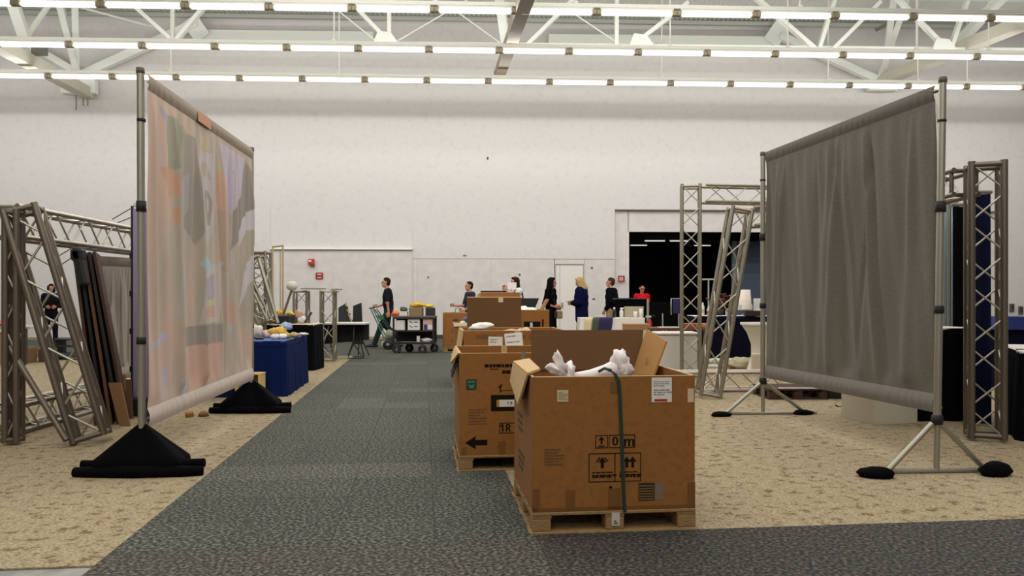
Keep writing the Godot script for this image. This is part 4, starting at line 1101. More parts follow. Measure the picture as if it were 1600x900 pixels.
func left_booth() -> void:
	# leaning panels and the plain drape behind them
	var stack := thing("leaning_panels", "stack of brown boards leaning left against the pole of a plain drape", "panels")
	var cols := [C(74, 46, 30), C(24, 20, 18), C(96, 66, 38), C(34, 32, 28), C(66, 34, 24)]
	for i in 5:
		var k := i * 0.075
		var a := Vector3(-4.05 + k * 0.85, 0.0, -7.75 - k * 0.3)
		var top := Vector3(-4.32 + k * 0.5, 1.71, -7.85 - k * 0.3)
		var off := Vector3(-0.24, 0, -0.55)
		part(stack, "board", slab4(a, a + off, top + off, top, 0.028), M(cols[i], 0.8))
	part(stack, "board", slab4(Vector3(-3.8, 0.0, -7.72), Vector3(-3.7, 0.0, -7.72), Vector3(-3.84, 0.42, -7.82), Vector3(-3.96, 0.42, -7.82), 0.03), M(C(128, 92, 58), 0.8))
	part(stack, "clamp", B(0.12, 0.12, 0.1, 0.02), M(C(30, 32, 30), 0.6), P(122, 398, 7.8))
	part(stack, "clamp", B(0.09, 0.36, 0.1, 0.02), M(C(24, 28, 26), 0.6), P(126, 418, 7.8), Vector3(0, 0, 0.2))
	for q in [[192, 615, 0.12, 0.45], [201, 600, 0.1, 0.4]]:
		part(thing("cardboard_sheet", "small cardboard sheet propped at the foot of the brown boards" if q[0] == 192 else "smaller dark cardboard sheet propped beside the purple banner", "cardboard", G(q[0], 655), 0.2), "sheet", slab4(Vector3(-0.08, 0.0, 0.05), Vector3(0.06, 0.0, 0.05), Vector3(0.0, q[3], -0.1), Vector3(-0.1, q[3], -0.1), 0.016), M(C(140, 98, 58), 0.85) if q[0] == 192 else M(C(96, 68, 44), 0.85))
	var dr := thing("drape_screen", "low plain pinkish grey drape stretched behind the leaning boards", "screen")
	var gm := M(C(168, 158, 148), 0.9)
	var nb := Vector3(-4.72, 0, -9.0)
	var fb := Vector3(-4.5, 0, -9.75)
	for q in [nb, fb]:
		rod(dr, "pole", q, q + Vector3(0, 1.8, 0), 0.02, M(C(150, 144, 130), 0.4, 0.7))
	cloth(dr, nb, fb, 0.3, 1.72, 0.3, 1.72, Vector3(0.8, 0, 0.5), gm, M(C(132, 120, 110), 0.9), gm, 9.0)
	var bn := thing("banner_stand", "narrow lavender banner standing edge-on behind the printed screen's near pole", "banner", Vector3(-3.92, 0, -8.45), 0.0)
	part(bn, "banner", B(0.2, 2.0, 0.02, 0.004), M(C(152, 140, 166), 0.7), Vector3(0, 1.2, 0))
	part(bn, "side_rail", B(0.02, 2.06, 0.035, 0.004), M(C(32, 32, 34), 0.5), Vector3(-0.11, 1.2, 0))
	for y in [0.5, 0.9, 1.3, 1.7]:
		part(bn, "rail_clip", B(0.03, 0.06, 0.05, 0.004), M(C(20, 20, 20), 0.5), Vector3(-0.115, y, 0))
	part(bn, "base", B(0.3, 0.2, 0.2, 0.01), M(C(40, 38, 36), 0.6), Vector3(0.02, 0.1, 0))
	part(bn, "top_cap", B(0.1, 0.04, 0.05, 0.004), M(C(196, 196, 190), 0.5), Vector3(-0.04, 2.24, 0))
	# blue skirted table with its clutter
	var blue := M(C(8, 26, 72), 0.9, 0.0, 0.25)
	var tb := Basis(Vector3.UP, AISLE)
	var c := Vector3(-2.86, 0, -10.05) + tb * Vector3(-0.75, 0, -0.92)
	skirted_table("royal blue skirted table beside the aisle, its top heaped with packets", c, AISLE, 1.5, 1.84, 0.715, M(C(44, 76, 142), 0.7), blue)
	var tops := [[398, 526, 0.2, 0.16, C(196, 184, 172), "pale crumpled bag at the left end of the blue table"], [415, 528, 0.15, 0.09, C(206, 176, 160), "pinkish bag next to the pale bag on the blue table"],
		[427, 522, 0.14, 0.12, C(190, 150, 60), "brownish yellow packet heaped on the blue table"], [438, 521, 0.17, 0.13, C(214, 172, 40), "bright yellow packet in the middle of the blue table"],
		[447, 516, 0.16, 0.1, C(150, 170, 206), "light blue packet on top of the yellow one"], [430, 532, 0.1, 0.06, C(220, 214, 206), "small white packet at the front of the blue table"],
		[441, 531, 0.11, 0.06, C(226, 220, 212), "white packet in front of the yellow one"], [449, 529, 0.1, 0.07, C(176, 150, 84), "tan packet near the blue table's front corner"],
		[460, 527, 0.12, 0.06, C(182, 156, 106), "beige packet right of the tan one on the blue table"], [474, 526, 0.13, 0.035, C(222, 214, 206), "flat white packet at the blue table's right rear edge"], [405, 533, 0.1, 0.03, C(70, 54, 46), "flat dark packet on the blue table's left front edge"]]
	var zs := [10.7, 10.8, 10.85, 11.0, 11.3, 10.4, 10.45, 10.6, 10.9, 11.5, 10.35]
	for i in tops.size():
		var q: Array = tops[i]
		var at := P(q[0], q[1], zs[i])
		at.y = 0.716 if i != 4 else 0.8
		lump("snack_packet", q[5], "packet", at, Vector3(q[2] * 1.25, q[3] * 1.25, q[2] * 0.95), q[4], 40 + i, "packets heaped on the blue table")
	var crate := thing("wooden_crate", "small open wooden crate on the floor in front of the blue table", "crate", Vector3(-3.22, 0, -9.8), 0.0)
	var pine := M(C(206, 178, 122), 0.8)
	for q in [[Vector3(-0.14, 0.16, 0.0), Vector3(0.03, 0.32, 0.2)], [Vector3(0.14, 0.16, 0.0), Vector3(0.03, 0.32, 0.2)], [Vector3(0, 0.325, 0.0), Vector3(0.32, 0.02, 0.2)], [Vector3(0, 0.012, 0.0), Vector3(0.26, 0.02, 0.2)]]:
		part(crate, "crate_board", B(q[1].x, q[1].y, q[1].z, 0.003), pine, q[0])
	part(crate, "crate_back", B(0.26, 0.3, 0.01, 0.002), M(C(140, 100, 58), 0.85), Vector3(0, 0.17, -0.09))
	for q in [[296, 653, 0.08, 0.07, C(176, 128, 72), "small tan block on the floor under the printed screen's hem"], [318, 652, 0.09, 0.06, C(140, 96, 52), "brown shoe-like scrap on the floor right of the tan block"]]:
		lump("floor_scrap", q[5], "scrap", G(q[0], q[1]), Vector3(q[2], q[3] * 1.3, 0.1), q[4], int(q[0]))
	# black table behind, with the lamp globe and yellow things
	skirted_table("black skirted table behind the blue one, piled with yellow goods", Vector3(-4.05, 0, -14.0), 0.0, 1.3, 0.7, 0.8, M(C(196, 178, 150), 0.7), M(C(10, 10, 13), 0.95, 0.0, 0.2))
	parcel("white_tub", "white tub with tan band at the left end of the black table", "tub", P(402, 500, 13.9) * Vector3(1, 0, 1) + Vector3(0, 0.8, 0), Vector3(0.15, 0.2, 0.15), C(206, 202, 194))
	parcel("black_case", "black case in the middle of the black table", "case", P(443, 500, 14.0) * Vector3(1, 0, 1) + Vector3(0, 0.8, 0), Vector3(0.26, 0.14, 0.2), C(24, 22, 22))
	lump("yellow_bundle", "yellow bundle left of the globe lamp pole", "bundle", P(435, 484, 14.2) * Vector3(1, 0, 1) + Vector3(0, 0.96, 0), Vector3(0.16, 0.09, 0.14), C(214, 176, 40), 61)
	lump("yellow_bundle", "yellow bundle right of the globe lamp pole", "bundle", P(453, 486, 14.2) * Vector3(1, 0, 1) + Vector3(0, 0.94, 0), Vector3(0.18, 0.09, 0.14), C(220, 182, 44), 62)
	parcel("storage_box", "low dark box carrying the yellow bundles", "box", P(444, 490, 14.22) * Vector3(1, 0, 1) + Vector3(0, 0.8, 0), Vector3(0.42, 0.15, 0.16), C(60, 56, 50))
	for q in [[467, 480, C(190, 150, 130), "pinkish patterned pack on the table behind the left pedestal"], [472, 494, C(206, 206, 214), "white and blue pack on the table behind the left pedestal"]]:
		lump("soft_pack", q[3], "pack", P(q[0], 500, 14.1) * Vector3(1, 0, 1) + Vector3(0, 0.8 if q[0] > 470 else 0.9, 0), Vector3(0.14, 0.16, 0.1), q[2], int(q[0]))
	rod(thing("curved_pipe", "short dark curled pipe sticking out beside the left pedestal", "pipe"), "pipe", P(476, 505, 14.05) * Vector3(1, 0, 1) + Vector3(0, 0.82, 0), P(487, 488, 14.1), 0.02, M(C(60, 56, 44), 0.5))
	var gl := thing("globe_lamp", "pale round globe on a slanting pole above the black table", "lamp", P(456, 447, 14.3))
	part(gl, "globe", lathe([[0.0, 0.092], [0.05, 0.08], [0.083, 0.045], [0.098, 0.0], [0.09, -0.035], [0.06, -0.07], [0.0, -0.08]], 24), M(C(196, 192, 182), 0.5))
	rod(gl, "pole", Vector3(0.0, -0.06, 0), P(442, 494, 14.3) - P(456, 447, 14.3), 0.022, M(C(110, 92, 70), 0.5))
	# white table with folding legs, and the black gear at the wall
	var wt := thing("folding_table", "white topped folding table on black legs behind the truss pedestals", "table", Vector3(-3.45, 0, -16.5), 0.0)
	part(wt, "tabletop", B(1.1, 0.04, 0.6, 0.008), M(C(212, 208, 198), 0.5), Vector3(-0.08, 0.73, 0))
	var bl := M(C(24, 23, 23), 0.5)
	for x in [-0.42, 0.22]:
		part(wt, "leg_frame", tube([Vector3(x, 0.71, 0.2), Vector3(x - 0.02, 0.3, 0.22), Vector3(x - 0.12, 0.02, 0.24), Vector3(x + 0.2, 0.02, 0.24), Vector3(x + 0.06, 0.22, 0.23), Vector3(x, 0.3, 0.22)], 0.014), bl)
		part(wt, "leg_frame", tube([Vector3(x, 0.71, -0.2), Vector3(x + 0.06, 0.3, -0.2), Vector3(x + 0.12, 0.02, -0.22), Vector3(x - 0.1, 0.02, -0.22)], 0.014), bl)
	part(wt, "brace_rod", tube([Vector3(-0.42, 0.3, 0.2), Vector3(-0.32, 0.68, 0.1)], 0.012), M(C(170, 168, 160), 0.4))
	part(thing("papers", "few white papers on the folding table", "paper", Vector3(-3.2, 0.752, -16.4), 0.2), "sheet_pile", B(0.24, 0.012, 0.2, 0.002), M(C(222, 218, 210), 0.8))
	var ch := thing("folded_table", "black folded table leaning with its ribbed edge against the wall", "table")
	part(ch, "panel", slab4(P(529, 536, 22.6), P(556, 534, 22.6), P(541, 474, 22.9), P(529, 481, 22.9), 0.05), M(C(26, 25, 25), 0.7))
	part(ch, "edge_rail", tube([P(540, 473, 22.7), P(546, 494, 22.6), P(561, 534, 22.4)], 0.028), M(C(150, 132, 92), 0.6))
	for k in 5:
		part(ch, "edge_slat", B(0.12, 0.05, 0.05, 0.006), bl, P(541 + k * 3.6, 480 + k * 10, 22.62), Vector3(0, 0, -0.5))
	rod(ch, "stay_rod", P(557, 526, 22.4), P(572, 520, 22.2), 0.02, bl)
	var cov := thing("black_cloth", "black cloth hanging under the folding table beside the right pedestal", "cloth", Vector3(-3.45, 0.02, -16.7))
	part(cov, "cloth", sheet(24, 8, func(u: float, v: float) -> Vector3: return Vector3(-0.55 + 1.0 * u, 0.68 - (0.42 - 0.1 * u) * v, 0.03 * sin(u * 30.0))), M(C(22, 22, 24), 0.9))
	var bk := thing("black_easel", "black folding easel standing behind the white folding table", "easel", Vector3(-3.35, 0, -17.3))
	part(bk, "board", slab4(Vector3(-0.12, 0.25, 0), Vector3(0.12, 0.25, 0), Vector3(0.06, 1.15, -0.1), Vector3(-0.12, 1.08, -0.1), 0.04), M(C(24, 24, 25), 0.8))
	for q in [[-0.1, -0.1], [0.02, 0.0], [0.12, 0.14]]:
		rod(bk, "leg", Vector3(q[0], 0.3, 0), Vector3(q[0] + q[1], 0.0, 0.05), 0.016, bl)
	# table far left with goods under it
	var ft := thing("folding_table", "grey topped table far left behind the leaning truss tower", "table", Vector3(-9.9, 0, -15.3))
	part(ft, "tabletop", B(1.7, 0.05, 0.7, 0.01), M(C(176, 176, 168), 0.5), Vector3(0, 0.7, 0))
	for x in [-0.7, 0.75]:
		for z in [-0.3, 0.3]:
			part(ft, "leg", B(0.035, 0.68, 0.035, 0.004), M(C(60, 60, 60), 0.5), Vector3(x, 0.34, z))
	for q in [[0.02, C(196, 66, 44), "red packet on the far left table"], [0.26, C(206, 88, 48), "orange red packet on the far left table"], [0.55, C(220, 176, 48), "yellow packet on the far left table"]]:
		lump("food_packet", q[2], "packet", Vector3(-9.95 + q[0], 0.725, -15.15), Vector3(0.34, 0.13, 0.2), q[1], int(q[0] * 100) + 3, "packets on the far left table")
	parcel("cardboard_box", "tall tan carton under the far left table", "box", Vector3(-9.75, 0, -15.3), Vector3(0.3, 0.58, 0.4), C(168, 136, 88))
	parcel("cardboard_box", "low brown carton right of the tall one under the far left table", "box", Vector3(-9.35, 0, -15.3), Vector3(0.28, 0.32, 0.3), C(106, 78, 48))
	parcel("cardboard_box", "little dark carton beside the far left table", "box", Vector3(-9.1, 0, -15.6), Vector3(0.2, 0.26, 0.3), C(90, 66, 44))
	var ss := thing("storage_rack", "low dark rack with green shelf far left behind the truss tower", "rack", Vector3(-8.9, 0, -16.2))
	for y in [0.28, 0.42]:
		part(ss, "shelf", B(0.6, 0.03, 0.4, 0.004), M(C(44, 52, 48), 0.6), Vector3(0, y, 0))
	part(ss, "bin", B(0.55, 0.1, 0.36, 0.02), M(C(66, 84, 78), 0.6), Vector3(0, 0.1, 0))
	for x in [-0.29, 0.29]:
		part(ss, "post", B(0.03, 0.44, 0.4, 0.004), M(C(40, 42, 40), 0.6), Vector3(x, 0.22, 0))

# ---- cart and hand truck ---------------------------------------------------------------------
func cart() -> void:
	var bl := M(C(22, 21, 22), 0.6)
	var z := 17.9
	var x0 := P(612, 500, z).x
	var x1 := P(680, 500, z).x
	var c := Vector3((x0 + x1) / 2, 0, -z - 0.3)
	var w := x1 - x0 - 0.04
	var t := thing("utility_cart", "black two-shelf utility cart on fat wheels behind the walking man", "cart", c)
	part(t, "top_shelf", B(w, 0.05, 0.62, 0.012), M(C(58, 54, 50), 0.5), Vector3(0, 0.81, 0))
	part(t, "top_rim", B(w + 0.02, 0.02, 0.64, 0.006), M(C(120, 112, 96), 0.4), Vector3(0, 0.84, 0))
	part(t, "middle_shelf", B(w, 0.04, 0.6, 0.01), bl, Vector3(0, 0.51, 0))
	part(t, "lower_shelf", B(w, 0.05, 0.62, 0.012), bl, Vector3(0, 0.24, 0))
	part(t, "back_board", B(w, 0.6, 0.03, 0.004), bl, Vector3(0, 0.52, -0.28))
	for x in [-w / 2 + 0.02, w / 2 - 0.02]:
		for q in [-0.28, 0.28]:
			part(t, "post", B(0.04, 0.6, 0.04, 0.006), bl, Vector3(x, 0.52, q))
	part(t, "shelf_edge", B(w * 0.7, 0.012, 0.01, 0.002), M(C(150, 146, 130), 0.5), Vector3(0.05, 0.268, 0.312))
	for q in [[-0.38, 0.26], [0.2, 0.26], [-0.16, -0.24], [0.42, -0.24]]:
		var wh := part(t, "wheel", lathe([[0.0, 0.028], [0.03, 0.03], [0.06, 0.022], [0.066, 0.03], [0.09, 0.026], [0.1, 0.01], [0.1, -0.01], [0.09, -0.026], [0.066, -0.03], [0.06, -0.022], [0.03, -0.03], [0.0, -0.028]], 20), bl, Vector3(q[0], 0.1, q[1]), Vector3(PI / 2, 0, 0))
		part(wh, "hub", lathe([[0.0, 0.034], [0.03, 0.033], [0.03, -0.033], [0.0, -0.034]], 14), M(C(150, 148, 140), 0.4))
		part(t, "caster_fork", B(0.05, 0.12, 0.09, 0.008), M(C(70, 68, 64), 0.4), Vector3(q[0], 0.17, q[1]))
	var top := 0.851
	var g := "goods on the black cart"
	parcel("white_carton", "white carton on the cart's middle shelf, left", "box", c + Vector3(-0.3, 0.531, 0.14), Vector3(0.19, 0.22, 0.24), C(216, 212, 206), 0, g)
	var wc := parcel("white_carton", "white carton with black stripes on the cart's middle shelf", "box", c + Vector3(0.0, 0.531, 0.14), Vector3(0.27, 0.24, 0.24), C(220, 218, 212), 0, g)
	for q in [[-0.06, 0.18], [-0.06, 0.08], [0.05, 0.18], [0.05, 0.08]]:
		decal(wc, "black_stripe", q[0], q[1], 0.121, 0.08, 0.018, M(C(30, 30, 34), 0.8)).rotation.z = -0.5 if q[0] < 0 else 0.0
	var pk := parcel("printed_carton", "pink and blue printed carton on the cart's middle shelf, right", "box", c + Vector3(0.32, 0.531, 0.14), Vector3(0.22, 0.25, 0.24), C(206, 166, 160), 0, g)
	decal(pk, "blue_print", -0.05, 0.07, 0.123, 0.08, 0.12, M(C(52, 54, 110), 0.8))
	decal(pk, "white_print", 0.05, 0.07, 0.123, 0.11, 0.1, M(C(220, 216, 216), 0.8))
	parcel("tan_box", "tan carton on top of the cart, centre", "box", c + Vector3(0.04, top, 0.1), Vector3(0.3, 0.19, 0.28), C(134, 110, 76), 0, g)
	lump("yellow_bag", "big yellow bag on the tan carton on the cart", "bag", c + Vector3(0.06, top + 0.195, 0.1), Vector3(0.38, 0.13, 0.26), C(206, 164, 40), 71, g)
	parcel("dark_case", "dark case on the right end of the cart top", "case", c + Vector3(0.36, top, 0.08), Vector3(0.2, 0.18, 0.26), C(34, 32, 34), 0, g)
	lump("yellow_bag", "smaller yellow bag on the dark case on the cart", "bag", c + Vector3(0.33, top + 0.185, 0.08), Vector3(0.2, 0.09, 0.2), C(224, 190, 40), 72, g)
	parcel("white_tub", "white tub on top of the cart, left of the tan carton", "tub", c + Vector3(-0.24, top, 0.14), Vector3(0.18, 0.1, 0.2), C(212, 208, 204), 0, g)
	lump("dark_bundle", "dark bundle sitting on the white tub on the cart", "bundle", c + Vector3(-0.24, top + 0.105, 0.14), Vector3(0.18, 0.11, 0.18), C(84, 70, 56), 73, g)
	lump("orange_bag", "orange and red bag at the left end of the cart top", "bag", c + Vector3(-0.42, top, 0.16), Vector3(0.15, 0.13, 0.18), C(212, 126, 40), 74, g)
	lump("red_fruit", "red round item at the left front of the cart top", "fruit", c + Vector3(-0.47, top, 0.27), Vector3(0.09, 0.08, 0.09), C(186, 50, 40), 75, g)
	lump("white_packet", "white packet on the cart's lower shelf", "packet", c + Vector3(0.28, 0.266, 0.16), Vector3(0.26, 0.09, 0.2), C(206, 206, 212), 76, g)
	parcel("white_cup", "little white cup on the cart's lower shelf", "cup", c + Vector3(0.1, 0.266, 0.2), Vector3(0.07, 0.13, 0.07), C(214, 210, 204), 0, g)
	# hand truck that the man holds
	var h := thing("hand_truck", "green and black hand truck tilted in front of the walking man", "hand truck")
	var gr := M(C(96, 116, 104), 0.4, 0.4)
	var zz := 19.3
	for q in [0.0, 0.32]:
		var o := Vector3(0, 0, -q)
		rod(h, "rail", P(579, 482, zz) + o, P(601, 530, zz) + o, 0.016, gr)
		rod(h, "rail", P(585, 483, zz) + o, P(606, 512, zz) + o, 0.013, M(C(40, 46, 42), 0.5))
		var wh := part(h, "wheel", lathe([[0.0, 0.025], [0.1, 0.03], [0.12, 0.015], [0.12, -0.015], [0.1, -0.03], [0.0, -0.025]], 18), bl, Vector3(P(606, 530, zz).x, 0.12, -zz - q), Vector3(PI / 2, 0, 0))
		part(wh, "hub", lathe([[0.0, 0.034], [0.04, 0.033], [0.04, -0.033], [0.0, -0.034]], 14), M(C(150, 148, 140), 0.4))
	rod(h, "grip", P(578, 481.5, zz) + Vector3(0, 0, 0.05), P(578, 481.5, zz) + Vector3(0, 0, -0.37), 0.016, bl)
	rod(h, "grip", P(578, 482, zz), P(586, 480, zz), 0.015, bl)
	part(h, "green_holder", slab4(P(588, 493, zz), P(598, 492, zz), P(599, 499, zz), P(594, 500, zz), 0.12), M(C(34, 104, 80), 0.5))
	part(h, "toe_plate", B(0.3, 0.02, 0.4, 0.004), bl, Vector3(P(604, 530, zz).x + 0.1, 0.04, -zz - 0.16))
	parcel("dark_bin", "dark bin riding low on the hand truck", "bin", Vector3(P(609, 536, zz).x, 0.052, -zz - 0.16), Vector3(0.16, 0.2, 0.3), C(30, 28, 28))
	lump("green_bundle", "pale green bundle on the dark bin of the hand truck", "bundle", Vector3(P(607, 530, zz).x, 0.255, -zz - 0.16), Vector3(0.22, 0.26, 0.26), C(132, 140, 112), 81)
	lump("white_bundle", "white bundle on the ground behind the walking man's front leg", "bundle", Vector3(P(600, 530, 19.9).x, 0.0, -19.95), Vector3(0.16, 0.2, 0.2), C(176, 176, 150), 82)

# ---- right booth -----------------------------------------------------------------------------
func right_booth() -> void:
	var white := M(C(222, 216, 208), 0.7)
	# white draped table with cloths and cups
	var zt := 17.6
	var xl := P(906, 500, zt).x
	var xr := P(1008, 500, zt).x
	var t := thing("draped_table", "white draped table with folded cloths, in front of the standing group", "table", Vector3((xl + xr) / 2, 0, -zt - 0.35))
	var w := xr - xl
	part(t, "tabletop", B(w, 0.03, 0.7, 0.008), white, Vector3(0, 0.8, 0))
	part(t, "tablecloth", ring_of([Vector3(0, 0, -0.35), Vector3(w / 2, 0, -0.35), Vector3(w / 2, 0, 0.35), Vector3(-w / 2, 0, 0.35), Vector3(-w / 2, 0, -0.35), Vector3(0, 0, -0.35)], 120, 0.012, 0.3, 0.05, 0.02, 0.812), white)
	for q in [[-0.66, -0.52, C(206, 190, 150), "cream cloth hanging over the left end of the white table"], [-0.5, -0.36, C(70, 74, 60), "olive grey cloth beside the cream one on the white table"], [-0.36, -0.06, C(34, 32, 74), "navy cloth lying beside the olive one on the white table"]]:
		var cl := thing("folded_cloth", q[3], "cloth", Vector3((xl + xr) / 2, 0, -zt - 0.35))
		part(cl, "cloth", sheet(10, 16, func(u: float, v: float) -> Vector3:
			var x: float = lerpf(q[0], q[1], u) + 0.12 * (1.0 - v)
			var s := v * 0.9
			return Vector3(x, 0.824 if s < 0.4 else 0.824 - (s - 0.4), -0.02 + minf(s, 0.4) + (0.03 if s >= 0.4 else 0.0))), M(q[2], 0.9))
	var top := 0.817
	var base := Vector3(0, top, 0)
	var bt := thing("dark_bottle", "dark bottle with shiny white cap on the white table", "bottle", Vector3(P(962, 490, zt).x, top, -zt - 0.25))
	part(bt, "body", lathe([[0.0, 0.0], [0.035, 0.0], [0.036, 0.15], [0.02, 0.19], [0.0, 0.19]]), M(C(26, 24, 40), 0.3))
	part(bt, "cap", lathe([[0.0, 0.0], [0.022, 0.0], [0.024, 0.03], [0.0, 0.045]]), M(C(232, 236, 244), 0.3), Vector3(0, 0.19, 0))
	var jg := thing("white_jug", "white spray jug on the white table right of the dark bottle", "jug", Vector3(P(975, 490, zt).x, top, -zt - 0.4))
	part(jg, "body", lathe([[0.0, 0.0], [0.045, 0.0], [0.045, 0.14], [0.02, 0.18], [0.02, 0.21], [0.0, 0.21]]), white)
	part(jg, "spout", B(0.09, 0.03, 0.03, 0.008), white, Vector3(0.01, 0.205, 0))
	parcel("grey_carton", "wide grey beige carton standing at the back of the white table", "box", Vector3(P(991, 490, zt + 0.5).x, top, -zt - 0.55), Vector3(0.42, 0.24, 0.14), C(164, 156, 132))
	for q in [[995, "tall white cup on the white table before the grey carton", 0.2, 0.14], [1004, "second white cup at the right end of the white table", 0.24, 0.2]]:
		var cu := thing("white_cup", q[1], "cup", Vector3(P(q[0], 490, zt).x, top, -zt - 0.2))
		part(cu, "cup", lathe([[0.0, 0.0], [0.035, 0.0], [0.045, q[3]], [0.04, q[3]], [0.03, 0.01], [0.0, 0.01]]), white)
	var tray := parcel("tan_tray", "flat brown box on the front right of the white table", "box", P(994, 507, 15.9) * Vector3(1, 0, 1) + Vector3(0, 0.62, 0), Vector3(0.5, 0.12, 0.4), C(150, 112, 70))
	parcel("plinth_box", "pale carton carrying the flat brown box", "box", P(994, 507, 15.9) * Vector3(1, 0, 1), Vector3(0.48, 0.615, 0.4), C(196, 180, 150))
	var ex := thing("red_canister", "red canister with black nozzle and white valve beside the white table", "canister", Vector3(P(1014.5, 500, 18.4).x, 0.0, -18.4))
	part(ex, "body", lathe([[0.0, 0.3], [0.055, 0.3], [0.06, 0.34], [0.06, 0.68], [0.04, 0.75], [0.02, 0.78], [0.0, 0.78]]), M(C(176, 30, 30), 0.4))
	part(ex, "valve", B(0.13, 0.05, 0.05, 0.01), M(C(190, 196, 186), 0.4), Vector3(-0.02, 0.82, 0))
	part(ex, "nozzle", tube([Vector3(0.02, 0.82, 0), Vector3(0.1, 0.86, 0.02), Vector3(0.13, 0.8, 0.03)], 0.014), M(C(24, 24, 24), 0.5))
	part(ex, "stand", lathe([[0.0, 0.0], [0.12, 0.0], [0.12, 0.02], [0.02, 0.04], [0.02, 0.31], [0.0, 0.31]]), M(C(60, 60, 60), 0.5))
	# black counter in front of the person in red, and the dark side panels
	var zc := 19.4
	var ct := thing("black_counter", "black counter with silver corner post in front of the person in red", "counter", Vector3(P(990, 480, zc).x, 0, -zc - 0.3))
	part(ct, "front_panel", B(0.78, 1.2, 0.04, 0.006), M(C(8, 8, 9), 0.95, 0.0, 0.2), Vector3(0, 0.62, 0.0))
	part(ct, "counter_top", B(0.82, 0.04, 0.5, 0.008), M(C(40, 40, 42), 0.5), Vector3(0, 1.235, -0.2))
	rod(ct, "corner_post", Vector3(0.39, 0.0, 0.03), Vector3(0.39, 1.24, 0.03), 0.03, M(C(170, 170, 160), 0.4, 0.5))
	part(ct, "side_panel", B(0.9, 1.15, 0.04, 0.006), M(C(8, 8, 9), 0.95, 0.0, 0.2), Vector3(0.88, 0.58, 0.02))
	var sc := thing("office_chair", "silver framed chair with blue back beside the dark counter", "chair", Vector3(P(1050, 500, 16.5).x, 0, -16.6))
	var sv := M(C(178, 178, 168), 0.35, 0.6)
	for x in [-0.14, 0.2]:
		for z in [-0.18, 0.18]:
			rod(sc, "leg", Vector3(x, 0.0, z), Vector3(x, 0.93 if z < 0 else 0.62, z), 0.015, sv)
	part(sc, "seat", B(0.38, 0.03, 0.4, 0.01), M(C(120, 124, 120), 0.5), Vector3(0.03, 0.63, 0))
	part(sc, "backrest", B(0.13, 0.3, 0.03, 0.01), M(C(20, 26, 80), 0.7), Vector3(0.14, 1.08, -0.17))
	part(sc, "back_frame", tube([Vector3(0.04, 0.9, -0.18), Vector3(0.04, 1.24, -0.18), Vector3(0.22, 1.24, -0.18)], 0.014), sv)
	# grey-white counter behind the nearest box
	var gc := thing("white_counter", "greyish white counter cloth table just behind the nearest box's right flap", "counter", Vector3(P(1059, 540, 12.9).x, 0, -13.1))
	part(gc, "cloth_body", B(0.62, 0.66, 0.5, 0.02), M(C(196, 192, 184), 0.85), Vector3(0, 0.33, 0))
	part(gc, "counter_top", B(0.68, 0.035, 0.56, 0.012), white, Vector3(0, 0.68, 0))
	var tr := thing("brown_table", "low brown table top with white papers and orange trays behind the tallest tower", "table", Vector3(P(1064, 515, 14.6).x, 0, -14.7))
	part(tr, "tabletop", B(1.15, 0.05, 0.5, 0.008), M(C(96, 58, 40), 0.6), Vector3(0.02, 0.69, 0))
	for x in [-0.5, 0.5]:
		part(tr, "leg", B(0.05, 0.67, 0.4, 0.006), M(C(70, 46, 34), 0.7), Vector3(x, 0.335, 0))
	part(thing("paper_pile", "white papers lying on the left of the low brown table", "paper", Vector3(P(1044, 512, 14.6).x, 0.716, -14.6)), "sheets", B(0.36, 0.02, 0.22, 0.002), white)
	for q in [[1096, C(196, 124, 50), "orange tray on the right of the low brown table"], [1076, C(150, 70, 44), "reddish tray in the middle of the low brown table"]]:
		parcel("wooden_tray", q[2], "tray", Vector3(P(q[0], 512, 14.6).x, 0.716, -14.62), Vector3(0.24, 0.07, 0.24), q[1])
	# navy skirted long table with lamp and plant
	var navy := M(C(12, 13, 30), 0.9, 0.0, 0.2)
	skirted_table("long navy black skirted table carrying the white lamp", Vector3(P(1150, 540, 16).x, 0, -16.2), 0.0, 1.75, 0.7, 0.9, white, navy)
	var zl := 16.1
	var lm := thing("table_lamp", "white table lamp with tapered shade on a white box base", "lamp", Vector3(P(1164, 480, zl).x, 0.902, -zl))
	part(lm, "shade", lathe([[0.13, 0.12], [0.105, 0.52], [0.1, 0.52], [0.125, 0.12]], 24), M(C(230, 216, 204), 0.8))
	part(lm, "base", B(0.26, 0.12, 0.18, 0.012), M(C(196, 196, 188), 0.6), Vector3(0.0, 0.165, 0))
	part(lm, "stem", lathe([[0.0, 0.0], [0.06, 0.0], [0.06, 0.02], [0.03, 0.03], [0.03, 0.3], [0.0, 0.3]]), white)
	part(lm, "dot", B(0.03, 0.03, 0.01, 0.004), M(C(30, 40, 34), 0.5), Vector3(0.03, 0.18, 0.095))
	parcel("dark_red_box", "black box with red end under the white lamp base", "box", Vector3(P(1172, 490, zl).x, 0.902, -zl + 0.22), Vector3(0.36, 0.1, 0.16), C(36, 20, 20))
	parcel("white_holder", "white dispenser on the navy table's right end", "dispenser", Vector3(P(1186, 480, zl).x, 0.902, -zl - 0.1), Vector3(0.12, 0.34, 0.14), C(214, 212, 208))
	for q in [[1107, 0.18, C(206, 186, 176), "pale bottle with reddish label on the navy table"], [1098, 0.26, C(226, 220, 214), "tall white bottle on the navy table"], [1117, 0.2, C(196, 196, 200), "white bottle right of the pale one on the navy table"], [1136, 0.14, C(170, 176, 160), "grey green jar on the navy table behind the leaning tower"]]:
		var b := thing("bottle", q[3], "bottle", Vector3(P(q[0], 490, zl).x, 0.902, -zl), 0, "")
		part(b, "body", lathe([[0.0, 0.0], [0.035, 0.0], [0.035, q[1] * 0.7], [0.015, q[1] * 0.85], [0.015, q[1]], [0.0, q[1]]]), M(q[2], 0.4))
